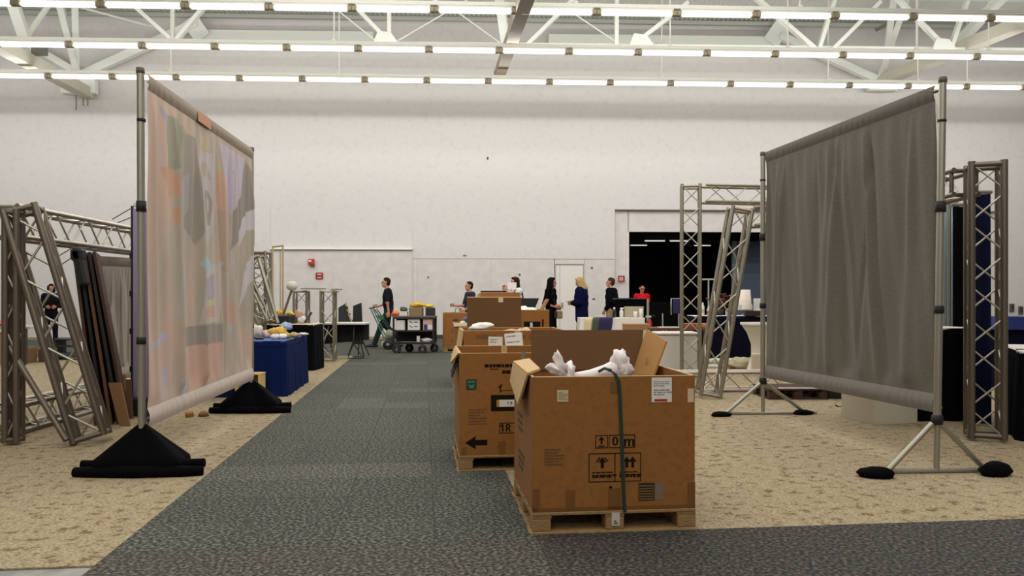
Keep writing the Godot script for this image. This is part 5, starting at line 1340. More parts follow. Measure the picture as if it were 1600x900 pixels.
		part(b, "label", lathe([[0.036, q[1] * 0.2], [0.036, q[1] * 0.5]]), M(C(150, 70, 50), 0.7) if q[0] == 1107 else M(C(180, 170, 160), 0.7))
	var pl := thing("dried_plant", "reddish brown dried branches in a dark pot on the navy table", "plant", Vector3(P(1127, 480, zl).x, 0.902, -zl - 0.15))
	part(pl, "pot", lathe([[0.0, 0.0], [0.07, 0.0], [0.09, 0.12], [0.08, 0.12], [0.06, 0.02], [0.0, 0.02]]), M(C(40, 34, 32), 0.6))
	rng.seed = 12
	for i in 26:
		var a := rng.randf() * TAU
		var r := rng.randf_range(0.08, 0.3)
		var e := Vector3(cos(a) * r, rng.randf_range(0.22, 0.46), sin(a) * r * 0.5)
		part(pl, "branch", tube([Vector3(0, 0.05, 0), e * 0.5 + Vector3(0, 0.06, 0), e], [0.007, 0.006, 0.003], 6), M(C(98, 52, 40), 0.8))
		part(pl, "leaf", blob(Vector3(0.06, 0.03, 0.05), i, 0.4), M(C(112, 54, 40), 0.8), e)
	var ps := thing("pipe_stand", "pale pipe stand with crossbar in the dark doorway behind the plant", "stand", Vector3(P(1107, 470, 20).x, 0, -20.0))
	rod(ps, "upright", Vector3(0, 0, 0), Vector3(0, 1.72, 0), 0.02, M(C(150, 160, 148), 0.5))
	rod(ps, "crossbar", Vector3(-0.16, 1.72, 0), Vector3(0.16, 1.72, 0), 0.02, M(C(180, 180, 168), 0.5))
	part(ps, "foot", lathe([[0.0, 0.03], [0.12, 0.0], [0.0, 0.0]]), sv)
	# cocktail table in stretch cover
	var ck := thing("cocktail_table", "high round table in a pinched white stretch cover behind the grey screen's far pole", "table", Vector3(P(1190, 540, 13.3).x, 0, -13.3))
	part(ck, "stretch_cover", lathe([[0.3, 0.0], [0.24, 0.05], [0.17, 0.3], [0.17, 0.48], [0.24, 0.68], [0.33, 0.81], [0.34, 0.84], [0.0, 0.85]], 28), M(C(206, 200, 184), 0.8))
	part(ck, "top_rim", lathe([[0.335, 0.8], [0.345, 0.82], [0.345, 0.845], [0.33, 0.85]], 28), white)
	parcel("tan_box", "small tan box tucked on the stretch-covered table's side", "box", Vector3(P(1184, 556, 12.8).x, 0.0, -12.75), Vector3(0.2, 0.36, 0.14), C(196, 182, 160))
	# low white strips and tarpaulin under the navy table
	var pf := thing("white_platform", "low white folded platform strip on the carpet before the navy table", "platform", Vector3(P(1135, 570, 14.4).x, 0, -14.5), 0.0)
	part(pf, "strip", B(0.95, 0.05, 0.25, 0.01), white, Vector3(0, 0.12, -0.1))
	part(pf, "strip", B(0.8, 0.04, 0.3, 0.01), M(C(206, 204, 196), 0.7), Vector3(-0.05, 0.03, 0.12))
	lump("khaki_tarp", "crumpled khaki tarpaulin at the right end of the white platform", "tarpaulin", Vector3(P(1160, 575, 13.9).x, 0.0, -14.0), Vector3(0.6, 0.24, 0.4), C(166, 156, 122), 91)
	# dark pallet and white block on the carpet
	var pm := M(C(70, 46, 34), 0.85)
	pallet("dark brown pallet lying behind the grey screen's far foot", Vector3(3.5, 0, -10.05), 0.03, 0.72, 0.6, 0.14, pm, M(C(48, 34, 28), 0.85))
	part(thing("white_bar", "thin white bar lying along the dark pallet's front edge", "bar", Vector3(3.55, 0.142, -9.77)), "bar", B(0.56, 0.022, 0.022, 0.004), white)
	parcel("black_crate", "small black crate right of the dark pallet", "crate", Vector3(4.0, 0, -9.95), Vector3(0.2, 0.14, 0.3), C(20, 20, 22))
	var wb := thing("white_block", "plain cream white block standing on the carpet under the grey screen's hem", "block", Vector3(3.72, 0, -8.12), 0.2)
	part(wb, "block", B(0.5, 0.46, 0.52, 0.006), M(C(204, 198, 178), 0.8), Vector3(0.02, 0.23, 0))
	part(wb, "top_board", B(0.51, 0.02, 0.53, 0.004), M(C(212, 206, 188), 0.8), Vector3(0.02, 0.47, 0))
	part(thing("cable_scrap", "short curl of black cable on the carpet left of the cream block", "cable", G(1312, 637)), "cable", tube([Vector3(-0.05, 0.03, 0), Vector3(-0.01, 0.01, 0.0), Vector3(0.05, 0.01, 0), Vector3(0.06, 0.03, 0)], 0.009), M(C(20, 20, 20), 0.6))
	# drapes and tables at the right edge
	var dn := M(C(12, 16, 46), 0.9, 0.0, 0.3)
	var dk := M(C(9, 9, 13), 0.95, 0.0, 0.2)
	var pipe := M(C(150, 146, 134), 0.4, 0.7)
	for q in [[4.48, 4.68, -7.8, dn, "navy blue drape hanging behind the near right truss tower", 2.27], [4.76, 4.95, -8.6, dk, "black drape hanging left of the navy drape at right", 2.24], [4.84, 5.02, -9.0, M(C(160, 178, 190), 0.85), "pale blue drape strip behind the grey screen's near pole", 2.3]]:
		var dr := thing("drape", q[4], "drape")
		var x0: float = q[0]
		var x1: float = q[1]
		var z: float = q[2]
		var h: float = q[5]
		part(dr, "cloth", sheet(50, 10, func(u: float, v: float) -> Vector3: return Vector3(lerpf(x0, x1, u), lerpf(h, 0.02, v), z + 0.035 * sin(u * (x1 - x0) * 42.0) * (0.5 + 0.5 * v))), q[3])
		rod(dr, "rail", Vector3(x0 - 0.02, h + 0.02, z), Vector3(x1 + 0.02, h + 0.02, z), 0.018, pipe)
		rod(dr, "pole", Vector3(x0 - 0.01, 0, z - 0.05), Vector3(x0 - 0.01, h + 0.02, z - 0.05), 0.018, pipe)
	var bt2 := skirted_table("black skirted table with white top edge behind the near right truss tower", Vector3(4.4, 0, -8.3), 0.0, 0.6, 0.5, 0.95, white, dk)
	skirted_table("black skirted table at the right picture edge, right of the near tower", Vector3(4.89, 0, -7.37), -0.417, 0.5, 1.16, 0.79, white, dk)
	var bx := skirted_table("navy skirted high table under a blue cloth, beyond the right edge table", Vector3(6.95, 0, -11.2), 0.0, 0.5, 0.5, 0.98, navy, navy)
	part(bx, "blue_cloth", ring_of([Vector3(0.0, 0, -0.28), Vector3(0.28, 0, -0.28), Vector3(0.28, 0, 0.28), Vector3(-0.28, 0, 0.28), Vector3(-0.28, 0, -0.28), Vector3(0.0, 0, -0.28)], 80, 0.012, 0.2, 0.04, 0.82, 0.995), M(C(22, 40, 104), 0.8))
	part(bx, "blue_cloth_top", B(0.56, 0.012, 0.56, 0.004), M(C(26, 46, 116), 0.8), Vector3(0, 0.99, 0))
	var bt3 := thing("bottle", "amber bottle beside the blue cloth at the right edge", "bottle", Vector3(4.86, 0.792, -7.45))
	part(bt3, "body", lathe([[0.0, 0.0], [0.025, 0.0], [0.026, 0.07], [0.012, 0.1], [0.0, 0.1]]), M(C(150, 96, 40), 0.3))
	part(bt3, "cap", lathe([[0.0, 0.0], [0.014, 0.0], [0.014, 0.03], [0.0, 0.03]]), white, Vector3(0, 0.1, 0))

# ---- fixtures on the back wall ---------------------------------------------------------------
func wall_bits() -> void:
	var red := M(C(150, 26, 24), 0.6)
	var white := M(C(224, 216, 208), 0.6)
	var bs := Basis(Vector3.UP, HALL)
	var W := func(px: float, py: float, off: float) -> Vector3:   # a spot on the back wall
		var k := (px - 800.0) / F
		var z: float = (24.5 - off) / (1.0 - k * tan(HALL))
		return P(px, py, z)
	var s1 := thing("wall_sign", "square red fire notice with white lettering on the white partition", "sign", W.call(499, 431, 0.06), HALL)
	part(s1, "plate", B(0.22, 0.2, 0.012, 0.003), red)
	part(s1, "lettering", words("FIRE", 0.05), white, Vector3(0, 0.042, 0.008))
	decal(s1, "white_bar", 0, -0.055, 0.006, 0.12, 0.022, white)
	var s2 := thing("wall_sign", "square red sign with a white symbol beside the dark doorway", "sign", W.call(971, 435.5, 0.02), HALL)
	part(s2, "plate", B(0.21, 0.19, 0.012, 0.003), red)
	part(s2, "symbol", boxes([[Vector3(-0.045, 0, 0.007), Vector3(0.024, 0.1, 0.003)], [Vector3(0, 0.04, 0.007), Vector3(0.09, 0.022, 0.003)], [Vector3(0, -0.04, 0.007), Vector3(0.09, 0.022, 0.003)], [Vector3(0.03, 0.0, 0.007), Vector3(0.03, 0.04, 0.003)]], 0.0), white)
	var al := thing("fire_alarm", "red fire alarm box high on the white partition", "alarm", W.call(486.5, 409, 0.1), HALL)
	part(al, "housing", B(0.18, 0.17, 0.09, 0.012), M(C(190, 34, 30), 0.5))
	part(al, "strobe", B(0.09, 0.06, 0.03, 0.008), white, Vector3(-0.03, 0.02, 0.055))
	part(al, "base", B(0.13, 0.08, 0.07, 0.008), M(C(110, 70, 50), 0.6), Vector3(0.03, -0.1, -0.01))
	for q in [[726, 399, 0.12, 0.05, "small beige plate on the wall above the boxes"], [762, 247, 0.06, 0.1, "dark little hook high on the middle of the wall"], [812, 429, 0.07, 0.07, "dark round knob on the wall left of the door"], [925, 418.5, 0.07, 0.07, "dark round knob on the wall right of the door"], [928, 467, 0.1, 0.05, "small lever handle plate on the wall right of the door"], [669, 433, 0.05, 0.06, "small grey spot plate on the wall above the cart"]]:
		var t := thing("wall_fitting", q[4], "fitting", W.call(q[0], q[1], 0.03), HALL)
		part(t, "plate", lathe([[0.0, 0.03], [q[2] * 0.4, 0.026], [q[2] * 0.5, 0.0], [0.0, 0.0]], 14, q[3] / q[2]), M(C(96, 84, 70), 0.6) if q[0] != 726 else M(C(150, 142, 126), 0.6), Vector3(0, 0, -0.03), Vector3(PI / 2, 0, 0))
		part(t, "screw", B(0.014, 0.014, 0.01, 0.002), M(C(130, 120, 104), 0.5), Vector3(0, 0, 0.003))
	for q in [[1581, 481], [1595, 485]]:
		var t := thing("wall_box", "small dark switch box on the wall at far right, %s one" % ("left" if q[0] < 1590 else "right"), "switch", W.call(q[0], q[1], 0.04), HALL)
		part(t, "case", B(0.12, 0.26, 0.08, 0.01), M(C(84, 76, 60), 0.6))
		part(t, "cover", B(0.08, 0.12, 0.02, 0.004), M(C(50, 46, 40), 0.6), Vector3(0, 0.02, 0.045))

# ---- people: a smooth field of tapered capsules and ellipsoids, meshed as surface nets --------
func net(prims: Array, c: float, k: float, out: Array, xf := Transform3D()) -> void:   # adds to out = [vertices, normals, indices]
	var lo := Vector3.ONE * 1e9
	var hi := -lo
	var bb := []
	for p in prims:
		var l: Vector3
		var h: Vector3
		if p.size() == 2:
			l = p[0] - p[1]
			h = p[0] + p[1]
		else:
			l = (p[0] - Vector3.ONE * p[1]).min(p[2] - Vector3.ONE * p[3])
			h = (p[0] + Vector3.ONE * p[1]).max(p[2] + Vector3.ONE * p[3])
		var m := k * 0.6 + c * 2.0
		l -= Vector3.ONE * m
		h += Vector3.ONE * m
		bb.append([l, h])
		lo = lo.min(l)
		hi = hi.max(h)
	var n := Vector3i(((hi - lo) / c).ceil()) + Vector3i.ONE * 2
	var f := PackedFloat32Array()
	f.resize(n.x * n.y * n.z)
	f.fill(0.3)
	var sx := 1
	var sy := n.x
	var sz := n.x * n.y
	for pi in prims.size():
		var p: Array = prims[pi]
		var a := Vector3i(((bb[pi][0] - lo) / c).floor()).clamp(Vector3i.ZERO, n - Vector3i.ONE)
		var b := Vector3i(((bb[pi][1] - lo) / c).ceil()).clamp(Vector3i.ZERO, n - Vector3i.ONE)
		var ell: bool = p.size() == 2
		var A: Vector3 = p[0]
		var inv := Vector3.ONE
		var rmin := 1.0
		var ra := 0.0
		var rb := 0.0
		var ab := Vector3.ZERO
		var l2 := 1.0
		if ell:
			inv = Vector3.ONE / p[1]
			rmin = minf(p[1].x, minf(p[1].y, p[1].z))
		else:
			ra = p[1]
			rb = p[3]
			ab = p[2] - A
			l2 = maxf(ab.length_squared(), 1e-9)
		for z in range(a.z, b.z + 1):
			for y in range(a.y, b.y + 1):
				var i := z * sz + y * sy + a.x
				var q := lo + Vector3(a.x, y, z) * c - A
				for x in range(a.x, b.x + 1):
					var d: float
					if ell:
						var e := q * inv
						var l := e.length()
						d = l * (l - 1.0) / maxf((e * inv).length(), 1e-6)
					else:
						var t := clampf(q.dot(ab) / l2, 0.0, 1.0)
						d = (q - ab * t).length() - lerpf(ra, rb, t)
					var g := f[i]
					var h := maxf(k - absf(g - d), 0.0)
					f[i] = minf(g, d) - h * h / (4.0 * k)
					i += 1
					q.x += c
	var id := PackedInt32Array()
	id.resize(f.size())
	id.fill(-1)
	var V: PackedVector3Array = out[0]
	var N: PackedVector3Array = out[1]
	var I: PackedInt32Array = out[2]
	var offs := [0, sx, sy, sx + sy, sz, sx + sz, sy + sz, sx + sy + sz]
	var first := I.size()
	var cor := [Vector3(0, 0, 0), Vector3(1, 0, 0), Vector3(0, 1, 0), Vector3(1, 1, 0), Vector3(0, 0, 1), Vector3(1, 0, 1), Vector3(0, 1, 1), Vector3(1, 1, 1)]
	var edges := [[0, 1], [2, 3], [4, 5], [6, 7], [0, 2], [1, 3], [4, 6], [5, 7], [0, 4], [1, 5], [2, 6], [3, 7]]
	var lim := c * 3.0
	for z in n.z - 1:
		for y in n.y - 1:
			var i := z * sz + y * sy
			for x in n.x - 1:
				if absf(f[i]) < lim:
					var w := []
					var neg := 0
					for o in offs:
						var s := f[i + o]
						w.append(s)
						if s < 0.0: neg += 1
					if neg > 0 and neg < 8:
						var sum := Vector3.ZERO
						var cnt := 0
						for e in edges:
							var s0: float = w[e[0]]
							var s1: float = w[e[1]]
							if (s0 < 0.0) != (s1 < 0.0):
								sum += cor[e[0]].lerp(cor[e[1]], s0 / (s0 - s1))
								cnt += 1
						var g := Vector3(w[1] + w[3] + w[5] + w[7] - w[0] - w[2] - w[4] - w[6], w[2] + w[3] + w[6] + w[7] - w[0] - w[1] - w[4] - w[5], w[4] + w[5] + w[6] + w[7] - w[0] - w[1] - w[2] - w[3])
						id[i] = V.size()
						V.append(xf * (lo + (Vector3(x, y, z) + sum / cnt) * c))
						N.append((xf.basis * g).normalized())
				i += 1
	for z in range(1, n.z - 1):
		for y in range(1, n.y - 1):
			var i := z * sz + y * sy + 1
			for x in range(1, n.x - 1):
				if id[i] >= 0:
					var s0 := f[i] < 0.0
					if s0 != (f[i + sx] < 0.0):
						_face(I, id, i, i - sy, i - sy - sz, i - sz, s0)
					if s0 != (f[i + sy] < 0.0):
						_face(I, id, i, i - sz, i - sz - sx, i - sx, s0)
					if s0 != (f[i + sz] < 0.0):
						_face(I, id, i, i - sx, i - sx - sy, i - sy, s0)
				i += 1
	if xf.basis.determinant() < 0.0:
		for q in range(first, I.size(), 3):
			var h := I[q + 1]
			I[q + 1] = I[q + 2]
			I[q + 2] = h
	out[0] = V
	out[1] = N
	out[2] = I
func _face(I: PackedInt32Array, id: PackedInt32Array, a: int, b: int, c: int, d: int, flip: bool) -> void:
	if id[a] < 0 or id[b] < 0 or id[c] < 0 or id[d] < 0:
		return
	if flip:
		for q in [a, d, c, a, c, b]: I.append(id[q])
	else:
		for q in [a, b, c, a, c, d]: I.append(id[q])
func commit(out: Array) -> ArrayMesh:
	var arr := []
	arr.resize(Mesh.ARRAY_MAX)
	arr[Mesh.ARRAY_VERTEX] = out[0]
	arr[Mesh.ARRAY_NORMAL] = out[1]
	arr[Mesh.ARRAY_INDEX] = out[2]
	var m := ArrayMesh.new()
	m.add_surface_from_arrays(Mesh.PRIMITIVE_TRIANGLES, arr)
	return m
func fresh() -> Array:
	return [PackedVector3Array(), PackedVector3Array(), PackedInt32Array()]

# x is forward, z to the figure's right; d holds the pose and the clothes
func person(label: String, at: Vector3, turn: float, d: Dictionary) -> Node3D:
	var t := thing("person", label, "person", at, turn)
	var sc: float = d.get("scale", 1.0)
	t.scale = Vector3.ONE * sc
	var lean: float = d.get("lean", 0.0)
	var up := Transform3D(Basis(Vector3.BACK, -lean), Vector3.ZERO)
	var piv := Vector3(0, 0.95, 0)
	var U := func(v: Vector3) -> Vector3: return piv + up.basis * (v - piv)
	var slim: float = d.get("slim", 1.0)
	var hipx: float = d.get("hipx", 0.0)
	var sh := [U.call(Vector3(-0.01, 1.41, -0.17 * slim)), U.call(Vector3(-0.01, 1.41, 0.17 * slim))]
	var el: Array = d.get("elbow", [Vector3(-0.04, 1.13, -0.23), Vector3(-0.04, 1.13, 0.23)])
	var wr: Array = d.get("wrist", [Vector3(0.06, 0.88, -0.23), Vector3(0.06, 0.88, 0.23)])
	var kn: Array = d.get("knee", [Vector3(0.03, 0.5, -0.1), Vector3(0.03, 0.5, 0.1)])
	var an: Array = d.get("ankle", [Vector3(-0.02, 0.09, -0.11), Vector3(-0.02, 0.09, 0.11)])
	var ft: Array = d.get("toe", [Vector3(0.15, 0.03, -0.13), Vector3(0.15, 0.03, 0.13)])
	var hp := [Vector3(0, 0.92, -0.085), Vector3(0, 0.92, 0.085)]
	var head: Vector3 = U.call(Vector3(0.03, 1.625, 0))
	# the body, one continuous skin
	var body := fresh()
	var pr := []
	pr.append([Vector3(0, 0.95, 0), Vector3(0.105, 0.12, 0.15)])
	pr.append([U.call(Vector3(0, 1.1, 0)), 0.1, U.call(Vector3(-0.005, 1.3, 0)), 0.115])
	pr.append([U.call(Vector3(0.0, 1.28, -0.06 * slim)), 0.1, U.call(Vector3(0.0, 1.28, 0.06 * slim)), 0.1])
	pr.append([sh[0], 0.055, sh[1], 0.055])
	pr.append([U.call(Vector3(-0.015, 1.4, 0)), 0.058, U.call(Vector3(0.01, 1.53, 0)), 0.05])
	for i in 2:
		pr.append([hp[i], 0.085, kn[i], 0.055])
		pr.append([kn[i], 0.054, an[i], 0.036])
		pr.append([an[i] + Vector3(0, -0.03, 0), 0.036, ft[i], 0.028])
		pr.append([sh[i], 0.05, el[i], 0.038])
		pr.append([el[i], 0.038, wr[i], 0.026])
	net(pr, 0.018, 0.04, body)
	# head
	var hy: float = d.get("head_turn", 0.0)
	var hn: float = d.get("nod", 0.0)
	var hx := Transform3D(Basis(Vector3.UP, hy) * Basis(Vector3.BACK, -hn), head)
	net([[Vector3(-0.012, 0.03, 0), Vector3(0.094, 0.088, 0.074)], [Vector3(0.022, -0.035, 0), Vector3(0.066, 0.075, 0.055)], [Vector3(0.055, -0.092, 0), 0.022, Vector3(0.04, -0.085, 0), 0.03],
		[Vector3(0.082, 0.015, 0), 0.012, Vector3(0.104, -0.022, 0), 0.013], [Vector3(0.07, 0.028, -0.03), 0.016, Vector3(0.07, 0.028, 0.03), 0.016], [Vector3(0.08, -0.058, -0.012), 0.012, Vector3(0.08, -0.058, 0.012), 0.012],
		[Vector3(-0.005, 0.0, -0.076), 0.012, Vector3(-0.012, 0.03, -0.08), 0.016], [Vector3(-0.005, 0.0, 0.076), 0.012, Vector3(-0.012, 0.03, 0.08), 0.016], [Vector3(-0.02, -0.04, 0), 0.05, Vector3(-0.03, -0.14, 0), 0.05]], 0.007, 0.022, body, hx)
	# hands: a palm, four bent fingers and a thumb
	for i in 2:
		var dir: Vector3 = (wr[i] - el[i]).normalized()
		dir = d.get("hand_dir", [dir, dir])[i].normalized()
		var side := -1.0 if i == 0 else 1.0
		var nrm: Vector3 = d.get("palm", [Vector3(0, 0, 1), Vector3(0, 0, -1)])[i]
		nrm = (nrm - dir * nrm.dot(dir)).normalized()
		var across := dir.cross(nrm) * side
		if across.dot(Vector3(1, 0.3, 0)) < 0.0: across = -across
		var hx2 := Transform3D(Basis(dir, across, nrm), wr[i])
		var curl: float = d.get("curl", 0.5)
		var hpr := [[Vector3(0.0, 0, 0), 0.027, Vector3(0.03, 0.0, 0), 0.024], [Vector3(0.03, -0.02, 0), 0.017, Vector3(0.085, -0.026, 0), 0.014], [Vector3(0.03, 0.014, 0), 0.018, Vector3(0.088, 0.022, 0), 0.015], [Vector3(0.03, 0, 0), 0.018, Vector3(0.09, 0, 0), 0.015]]
		for q in 4:
			var y := -0.033 + 0.022 * q
			var ln: float = [0.058, 0.07, 0.076, 0.068][q]
			var k0 := Vector3(0.09, y, 0)
			var k1 := k0 + Vector3(cos(curl * 0.7), y * 0.6, sin(curl * 0.7)) * ln * 0.5
			var k2 := k1 + Vector3(cos(curl * 1.8), 0, sin(curl * 1.8)) * ln * 0.5
			hpr.append([k0, 0.0095, k1, 0.009])
			hpr.append([k1, 0.009, k2, 0.008])
		hpr.append([Vector3(0.025, 0.026, 0.008), 0.014, Vector3(0.06, 0.05, 0.02), 0.011])
		hpr.append([Vector3(0.06, 0.05, 0.02), 0.011, Vector3(0.09, 0.052, 0.034), 0.009])
		net(hpr, 0.006, 0.008, body, hx2)
	var skin: Color = d.get("skin", C(196, 140, 112))
	var bm := M(skin, 0.55)
	part(t, "body", commit(body), bm)
	# eyes, brows and mouth
	var face := Node3D.new()
	face.name = "face"
	t.add_child(face, true)
	face.transform = hx
	for s in [-1.0, 1.0]:
		part(face, "eye", B(0.008, 0.012, 0.022, 0.003), M(C(40, 30, 28), 0.3), Vector3(0.083, 0.006, s * 0.031))
		part(face, "brow", B(0.01, 0.008, 0.036, 0.003), M(d.get("hair_color", C(40, 30, 24)), 0.8), Vector3(0.086, 0.036, s * 0.031))
	part(face, "mouth", B(0.008, 0.01, 0.04, 0.003), M(skin.darkened(0.35), 0.5), Vector3(0.09, -0.058, 0))
	if d.get("glasses", false):
		part(face, "glasses", boxes([[Vector3(0.096, 0.006, -0.033), Vector3(0.006, 0.03, 0.046)], [Vector3(0.096, 0.006, 0.033), Vector3(0.006, 0.03, 0.046)], [Vector3(0.1, 0.01, 0), Vector3(0.005, 0.006, 0.03)], [Vector3(0.04, 0.012, 0.078), Vector3(0.11, 0.006, 0.004)], [Vector3(0.04, 0.012, -0.078), Vector3(0.11, 0.006, 0.004)]], 0.001), M(C(24, 24, 26), 0.3))
	# hair
	var hair := fresh()
	var hp2 := [[Vector3(-0.03, 0.05, 0), Vector3(0.096, 0.085, 0.083)], [Vector3(-0.055, 0.0, 0), Vector3(0.062, 0.085, 0.08)], [Vector3(0.03, 0.103, 0), 0.018, Vector3(-0.02, 0.112, 0), 0.025]]
	var hl: float = d.get("hair_len", 0.0)
	if hl > 0.0:
		for s in [-1.0, 1.0]:
			hp2.append([Vector3(0.012, 0.06, s * 0.07), 0.03, Vector3(0.0, -0.05 - hl * 0.6, s * 0.078), 0.036])
			hp2.append([Vector3(-0.04, 0.03, s * 0.06), 0.04, Vector3(-0.05, -0.06 - hl, s * 0.055), 0.04])
		hp2.append([Vector3(-0.07, 0.03, 0), 0.05, Vector3(-0.085 - hl * 0.25, -0.06 - hl, 0), 0.045])
		hp2.append([Vector3(0.045, 0.1, -0.03), 0.03, Vector3(0.045, 0.1, 0.03), 0.03])
	net(hp2, 0.008, 0.02, hair)
	part(t, "hair", commit(hair), M(d.get("hair_color", C(40, 30, 24)), 0.85, 0.0, 0.2)).transform = hx
	# shirt or coat
	var top := fresh()
	var hem: float = d.get("hem", 0.9)
	var g: float = d.get("loose", 0.018)
	var tp := [[U.call(Vector3(0, 1.12, 0)), Vector3(0.12 + g, 0.17, 0.14 * slim + g)], [U.call(Vector3(0.0, 1.26, -0.065 * slim)), 0.112 + g, U.call(Vector3(0.0, 1.26, 0.065 * slim)), 0.112 + g], [U.call(Vector3(-0.005, 1.34, -0.05 * slim)), 0.095 + g, U.call(Vector3(-0.005, 1.34, 0.05 * slim)), 0.095 + g], [sh[0], 0.062 + g * 0.8, sh[1], 0.062 + g * 0.8],
		[U.call(Vector3(-0.015, 1.4, 0)), 0.06 + g * 0.6, U.call(Vector3(-0.01, 1.44, 0)), 0.056 + g * 0.4]]
	tp.append([Vector3(-0.005, hem + 0.09, -0.045 * slim), 0.1 + g, U.call(Vector3(0, 1.1, -0.04)), 0.095 + g])
	tp.append([Vector3(-0.005, hem + 0.09, 0.045 * slim), 0.1 + g, U.call(Vector3(0, 1.1, 0.04)), 0.095 + g])
	var slv: float = d.get("sleeve", 0.75)   # 1 reaches the elbow, 2 the wrist
	for i in 2:
		var fore: float = clampf(slv - 1.0, 0.0, 0.96)
		tp.append([sh[i], 0.06 + g, sh[i].lerp(el[i], minf(slv, 1.0)), 0.045 + g])
		if fore > 0.0:
			tp.append([el[i], 0.045 + g, el[i].lerp(wr[i], fore), 0.032 + g * 0.7])
	net(tp, 0.016, 0.035, top)
	part(t, d.get("top_name", "shirt"), commit(top), M(d.get("top", C(40, 40, 44)), 0.95, 0.0, 0.15))
	# trousers and shoes
	var leg := fresh()
	var lp := [[Vector3(0, 0.93, 0), Vector3(0.118, 0.12, 0.162 * slim)]]
	for i in 2:
		lp.append([hp[i], 0.098, kn[i], 0.074])
		lp.append([kn[i], 0.072, an[i] + Vector3(0, 0.0, 0), 0.062])
	net(lp, 0.016, 0.03, leg)
	part(t, "trousers", commit(leg), M(d.get("bottom", C(30, 30, 34)), 0.95, 0.0, 0.15))
	var shoe := fresh()
	var sp := []
	for i in 2:
		var hl2: Vector3 = an[i] + (an[i] - ft[i]) * Vector3(0.3, 0, 0.3) + Vector3(0, ft[i].y - an[i].y + 0.012, 0)
		sp.append([hl2, 0.04, ft[i] + Vector3(0, 0.012, 0), 0.036])
		sp.append([an[i] + Vector3(0, -0.02, 0), 0.045, an[i].lerp(ft[i], 0.5), 0.04])
	net(sp, 0.012, 0.02, shoe)
	part(t, "shoes", commit(shoe), M(d.get("shoes", C(34, 30, 28)), 0.6))
	return t

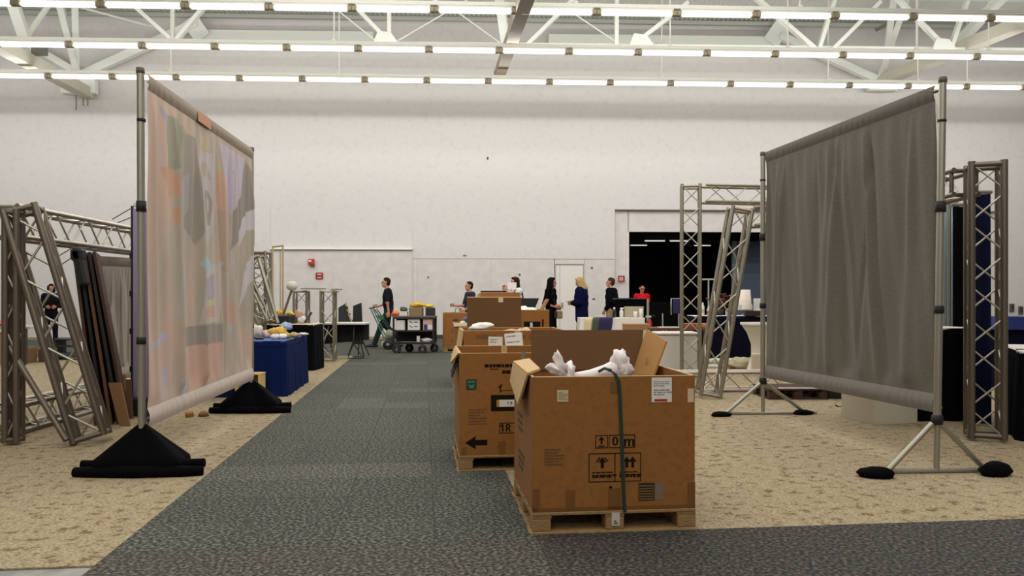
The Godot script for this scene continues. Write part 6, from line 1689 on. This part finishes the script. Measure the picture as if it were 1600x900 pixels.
func people() -> void:
	var at := func(px: float, z: float) -> Vector3: return Vector3((px - 800.0) / F * z, 0.012, -z)
	# the walking man (faces left)
	person("man walking left in a dark tee and green jeans, both hands at the hand truck", at.call(607, 19.9), PI + 0.25, {"lean": 0.06, "scale": 1.0,
		"elbow": [Vector3(0.05, 1.14, -0.24), Vector3(-0.02, 1.13, 0.23)], "wrist": [Vector3(0.02, 0.9, -0.22), Vector3(0.24, 1.03, 0.2)], "hand_dir": [Vector3(0.1, -1, 0), Vector3(0.9, 0.0, -0.1)],
		"knee": [Vector3(0.2, 0.53, -0.1), Vector3(0.03, 0.52, 0.1)], "ankle": [Vector3(0.36, 0.1, -0.1), Vector3(-0.3, 0.19, 0.1)], "toe": [Vector3(0.55, 0.05, -0.11), Vector3(-0.16, 0.04, 0.1)],
		"top": C(30, 31, 38), "bottom": C(30, 52, 48), "shoes": C(46, 40, 36), "hair_color": C(44, 32, 28), "sleeve": 0.85})
	person("man in a dark grey tee behind the boxes, stretching a hand out to the left", at.call(734, 19.6), PI + 0.4, {"scale": 0.94, "elbow": [Vector3(0.06, 1.14, -0.24), Vector3(0.08, 1.12, 0.24)], "wrist": [Vector3(0.2, 1.0, -0.16), Vector3(0.33, 1.12, 0.24)], "hand_dir": [Vector3(1, 0, 0.3), Vector3(1, 0.15, 0)],
		"head_turn": 0.1, "top": C(52, 52, 62), "bottom": C(38, 40, 50), "hair_color": C(40, 30, 26), "skin": C(190, 132, 104)})
	var pap := person("person in a white shirt hiding their face behind a raised white paper", at.call(806, 19.4), PI + 0.4, {"elbow": [Vector3(0.14, 1.2, -0.22), Vector3(0.14, 1.2, 0.22)], "wrist": [Vector3(0.24, 1.42, -0.13), Vector3(0.24, 1.42, 0.13)], "hand_dir": [Vector3(0.3, 1, 0.1), Vector3(0.3, 1, -0.1)],
		"top": C(216, 214, 216), "bottom": C(40, 40, 48), "hair_color": C(48, 28, 22), "sleeve": 1.9, "hair_len": 0.05})
	for s in [-1.0, 1.0]:
		part(pap, "bag_strap", tube([Vector3(0.11, 1.1, s * 0.12), Vector3(0.13, 1.3, s * 0.13), Vector3(0.04, 1.49, s * 0.13), Vector3(-0.1, 1.42, s * 0.13), Vector3(-0.14, 1.2, s * 0.12)], 0.022), M(C(36, 34, 52), 0.8))
	var pg := thing("paper_sheet", "white paper held up before a face", "paper", at.call(800, 19.05) + Vector3(0, 1.53, 0), 0.25)
	part(pg, "sheet", B(0.22, 0.17, 0.006, 0.001), M(C(232, 226, 224), 0.7))
	# three people talking in front of the white door
	var wom := person("woman with dark hair, all in black, facing right with a tan bag", at.call(861, 19.8), -0.45, {"head_turn": 0.3, "elbow": [Vector3(-0.1, 1.12, -0.22), Vector3(-0.06, 1.1, 0.24)], "wrist": [Vector3(0.1, 0.98, -0.16), Vector3(0.14, 1.03, 0.12)], "hand_dir": [Vector3(1, 0, 0.3), Vector3(1, 0.0, -0.4)], "sleeve": 1.4, "hem": 0.8, "slim": 0.86,
		"top": C(10, 10, 12), "bottom": C(15, 15, 22), "hair_color": C(16, 12, 11), "hair_len": 0.1, "skin": C(168, 104, 84), "loose": 0.022, "top_name": "blouse"})
	var bag := thing("shoulder_bag", "tan and black shoulder bag at the black clad woman's side", "bag", wom.position + Vector3(0.2, 0.83, 0.12), 0.1)
	part(bag, "bag_body", B(0.15, 0.19, 0.08, 0.02), M(C(136, 108, 70), 0.7))
	part(bag, "bag_side", B(0.08, 0.18, 0.09, 0.02), M(C(26, 22, 24), 0.7), Vector3(-0.09, 0.0, 0))
	part(bag, "strap", tube([Vector3(-0.05, 0.09, 0), Vector3(-0.12, 0.3, 0.02), Vector3(-0.18, 0.56, 0.0)], 0.01), M(C(30, 26, 26), 0.7))
	person("blonde woman in a long navy coat, facing left and looking at her phone", at.call(909, 19.6), PI - 0.35, {"elbow": [Vector3(0.02, 1.14, -0.21), Vector3(0.0, 1.14, 0.22)], "wrist": [Vector3(0.2, 1.12, -0.12), Vector3(0.24, 1.1, 0.12)], "hand_dir": [Vector3(1, 0.1, 0.2), Vector3(1, 0.1, -0.2)], "sleeve": 1.9, "hem": 0.64, "slim": 1.05, "nod": 0.35,
		"top": C(17, 20, 52), "bottom": C(22, 22, 28), "hair_color": C(170, 146, 98), "hair_len": 0.12, "loose": 0.05, "top_name": "coat", "lean": 0.04})
	part(thing("phone", "dark phone in the blonde woman's hands", "phone", at.call(889, 19.6) + Vector3(0, 1.15, 0.08), 0.0), "case", B(0.15, 0.012, 0.08, 0.004), M(C(60, 44, 40), 0.3), Vector3.ZERO, Vector3(0, 0, -0.15))
	person("man in a dark sweater and khaki trousers, facing left beside the doorway", at.call(955, 20.7), PI - 0.5, {"head_turn": 0.3, "scale": 1.01, "elbow": [Vector3(-0.06, 1.14, -0.22), Vector3(-0.06, 1.14, 0.22)], "wrist": [Vector3(0.08, 0.93, -0.2), Vector3(0.08, 0.93, 0.2)], "sleeve": 1.9, "hem": 0.86,
		"top": C(15, 15, 21), "bottom": C(176, 146, 104), "hair_color": C(66, 46, 34), "loose": 0.024, "top_name": "sweater"})
	person("person with glasses in a bright red tee behind the black counter", at.call(1003, 22.4), PI / 2 * 3 + 0.1, {"scale": 0.92, "glasses": true, "top": C(200, 26, 34), "bottom": C(30, 30, 34), "hair_color": C(26, 20, 20), "skin": C(180, 116, 92)})
	person("person in dark clothes half hidden behind the leaning truss at far left", at.call(80, 21.0), PI / 2 * 3 + 0.5, {"scale": 0.92, "sleeve": 1.9, "top": C(20, 20, 26), "bottom": C(22, 22, 28), "hair_color": C(30, 22, 20), "hair_len": 0.04, "skin": C(176, 116, 84), "elbow": [Vector3(-0.02, 1.13, -0.23), Vector3(0.0, 1.13, 0.23)], "wrist": [Vector3(0.2, 1.1, -0.12), Vector3(0.2, 1.1, 0.12)]})

func _ready() -> void:
	var cam := Camera3D.new()
	cam.name = "camera"
	cam.projection = Camera3D.PROJECTION_FRUSTUM
	cam.near = 0.1
	cam.far = 200.0
	cam.size = 0.1 * 900.0 / F
	cam.frustum_offset = Vector2(0, 0.1 * (HOR - 450.0) / F)
	cam.position = Vector3(0, CAM_Y, 0)
	cam.current = true
	add_child(cam)
	var env := Environment.new()
	env.background_mode = Environment.BG_COLOR
	env.background_color = Color(0.02, 0.02, 0.02)
	env.tonemap_mode = Environment.TONE_MAPPER_LINEAR
	env.tonemap_exposure = 0.47
	env.sdfgi_enabled = true
	env.ssao_enabled = true
	env.ssil_enabled = true
	var we := WorldEnvironment.new()
	we.name = "environment"
	we.environment = env
	add_child(we)
	strip_rows()
	hall_shell()
	roof_steel()
	carpets()
	screens()
	pallet_boxes()
	trusses()
	left_booth()
	right_booth()
	cart()
	wall_bits()
	people()
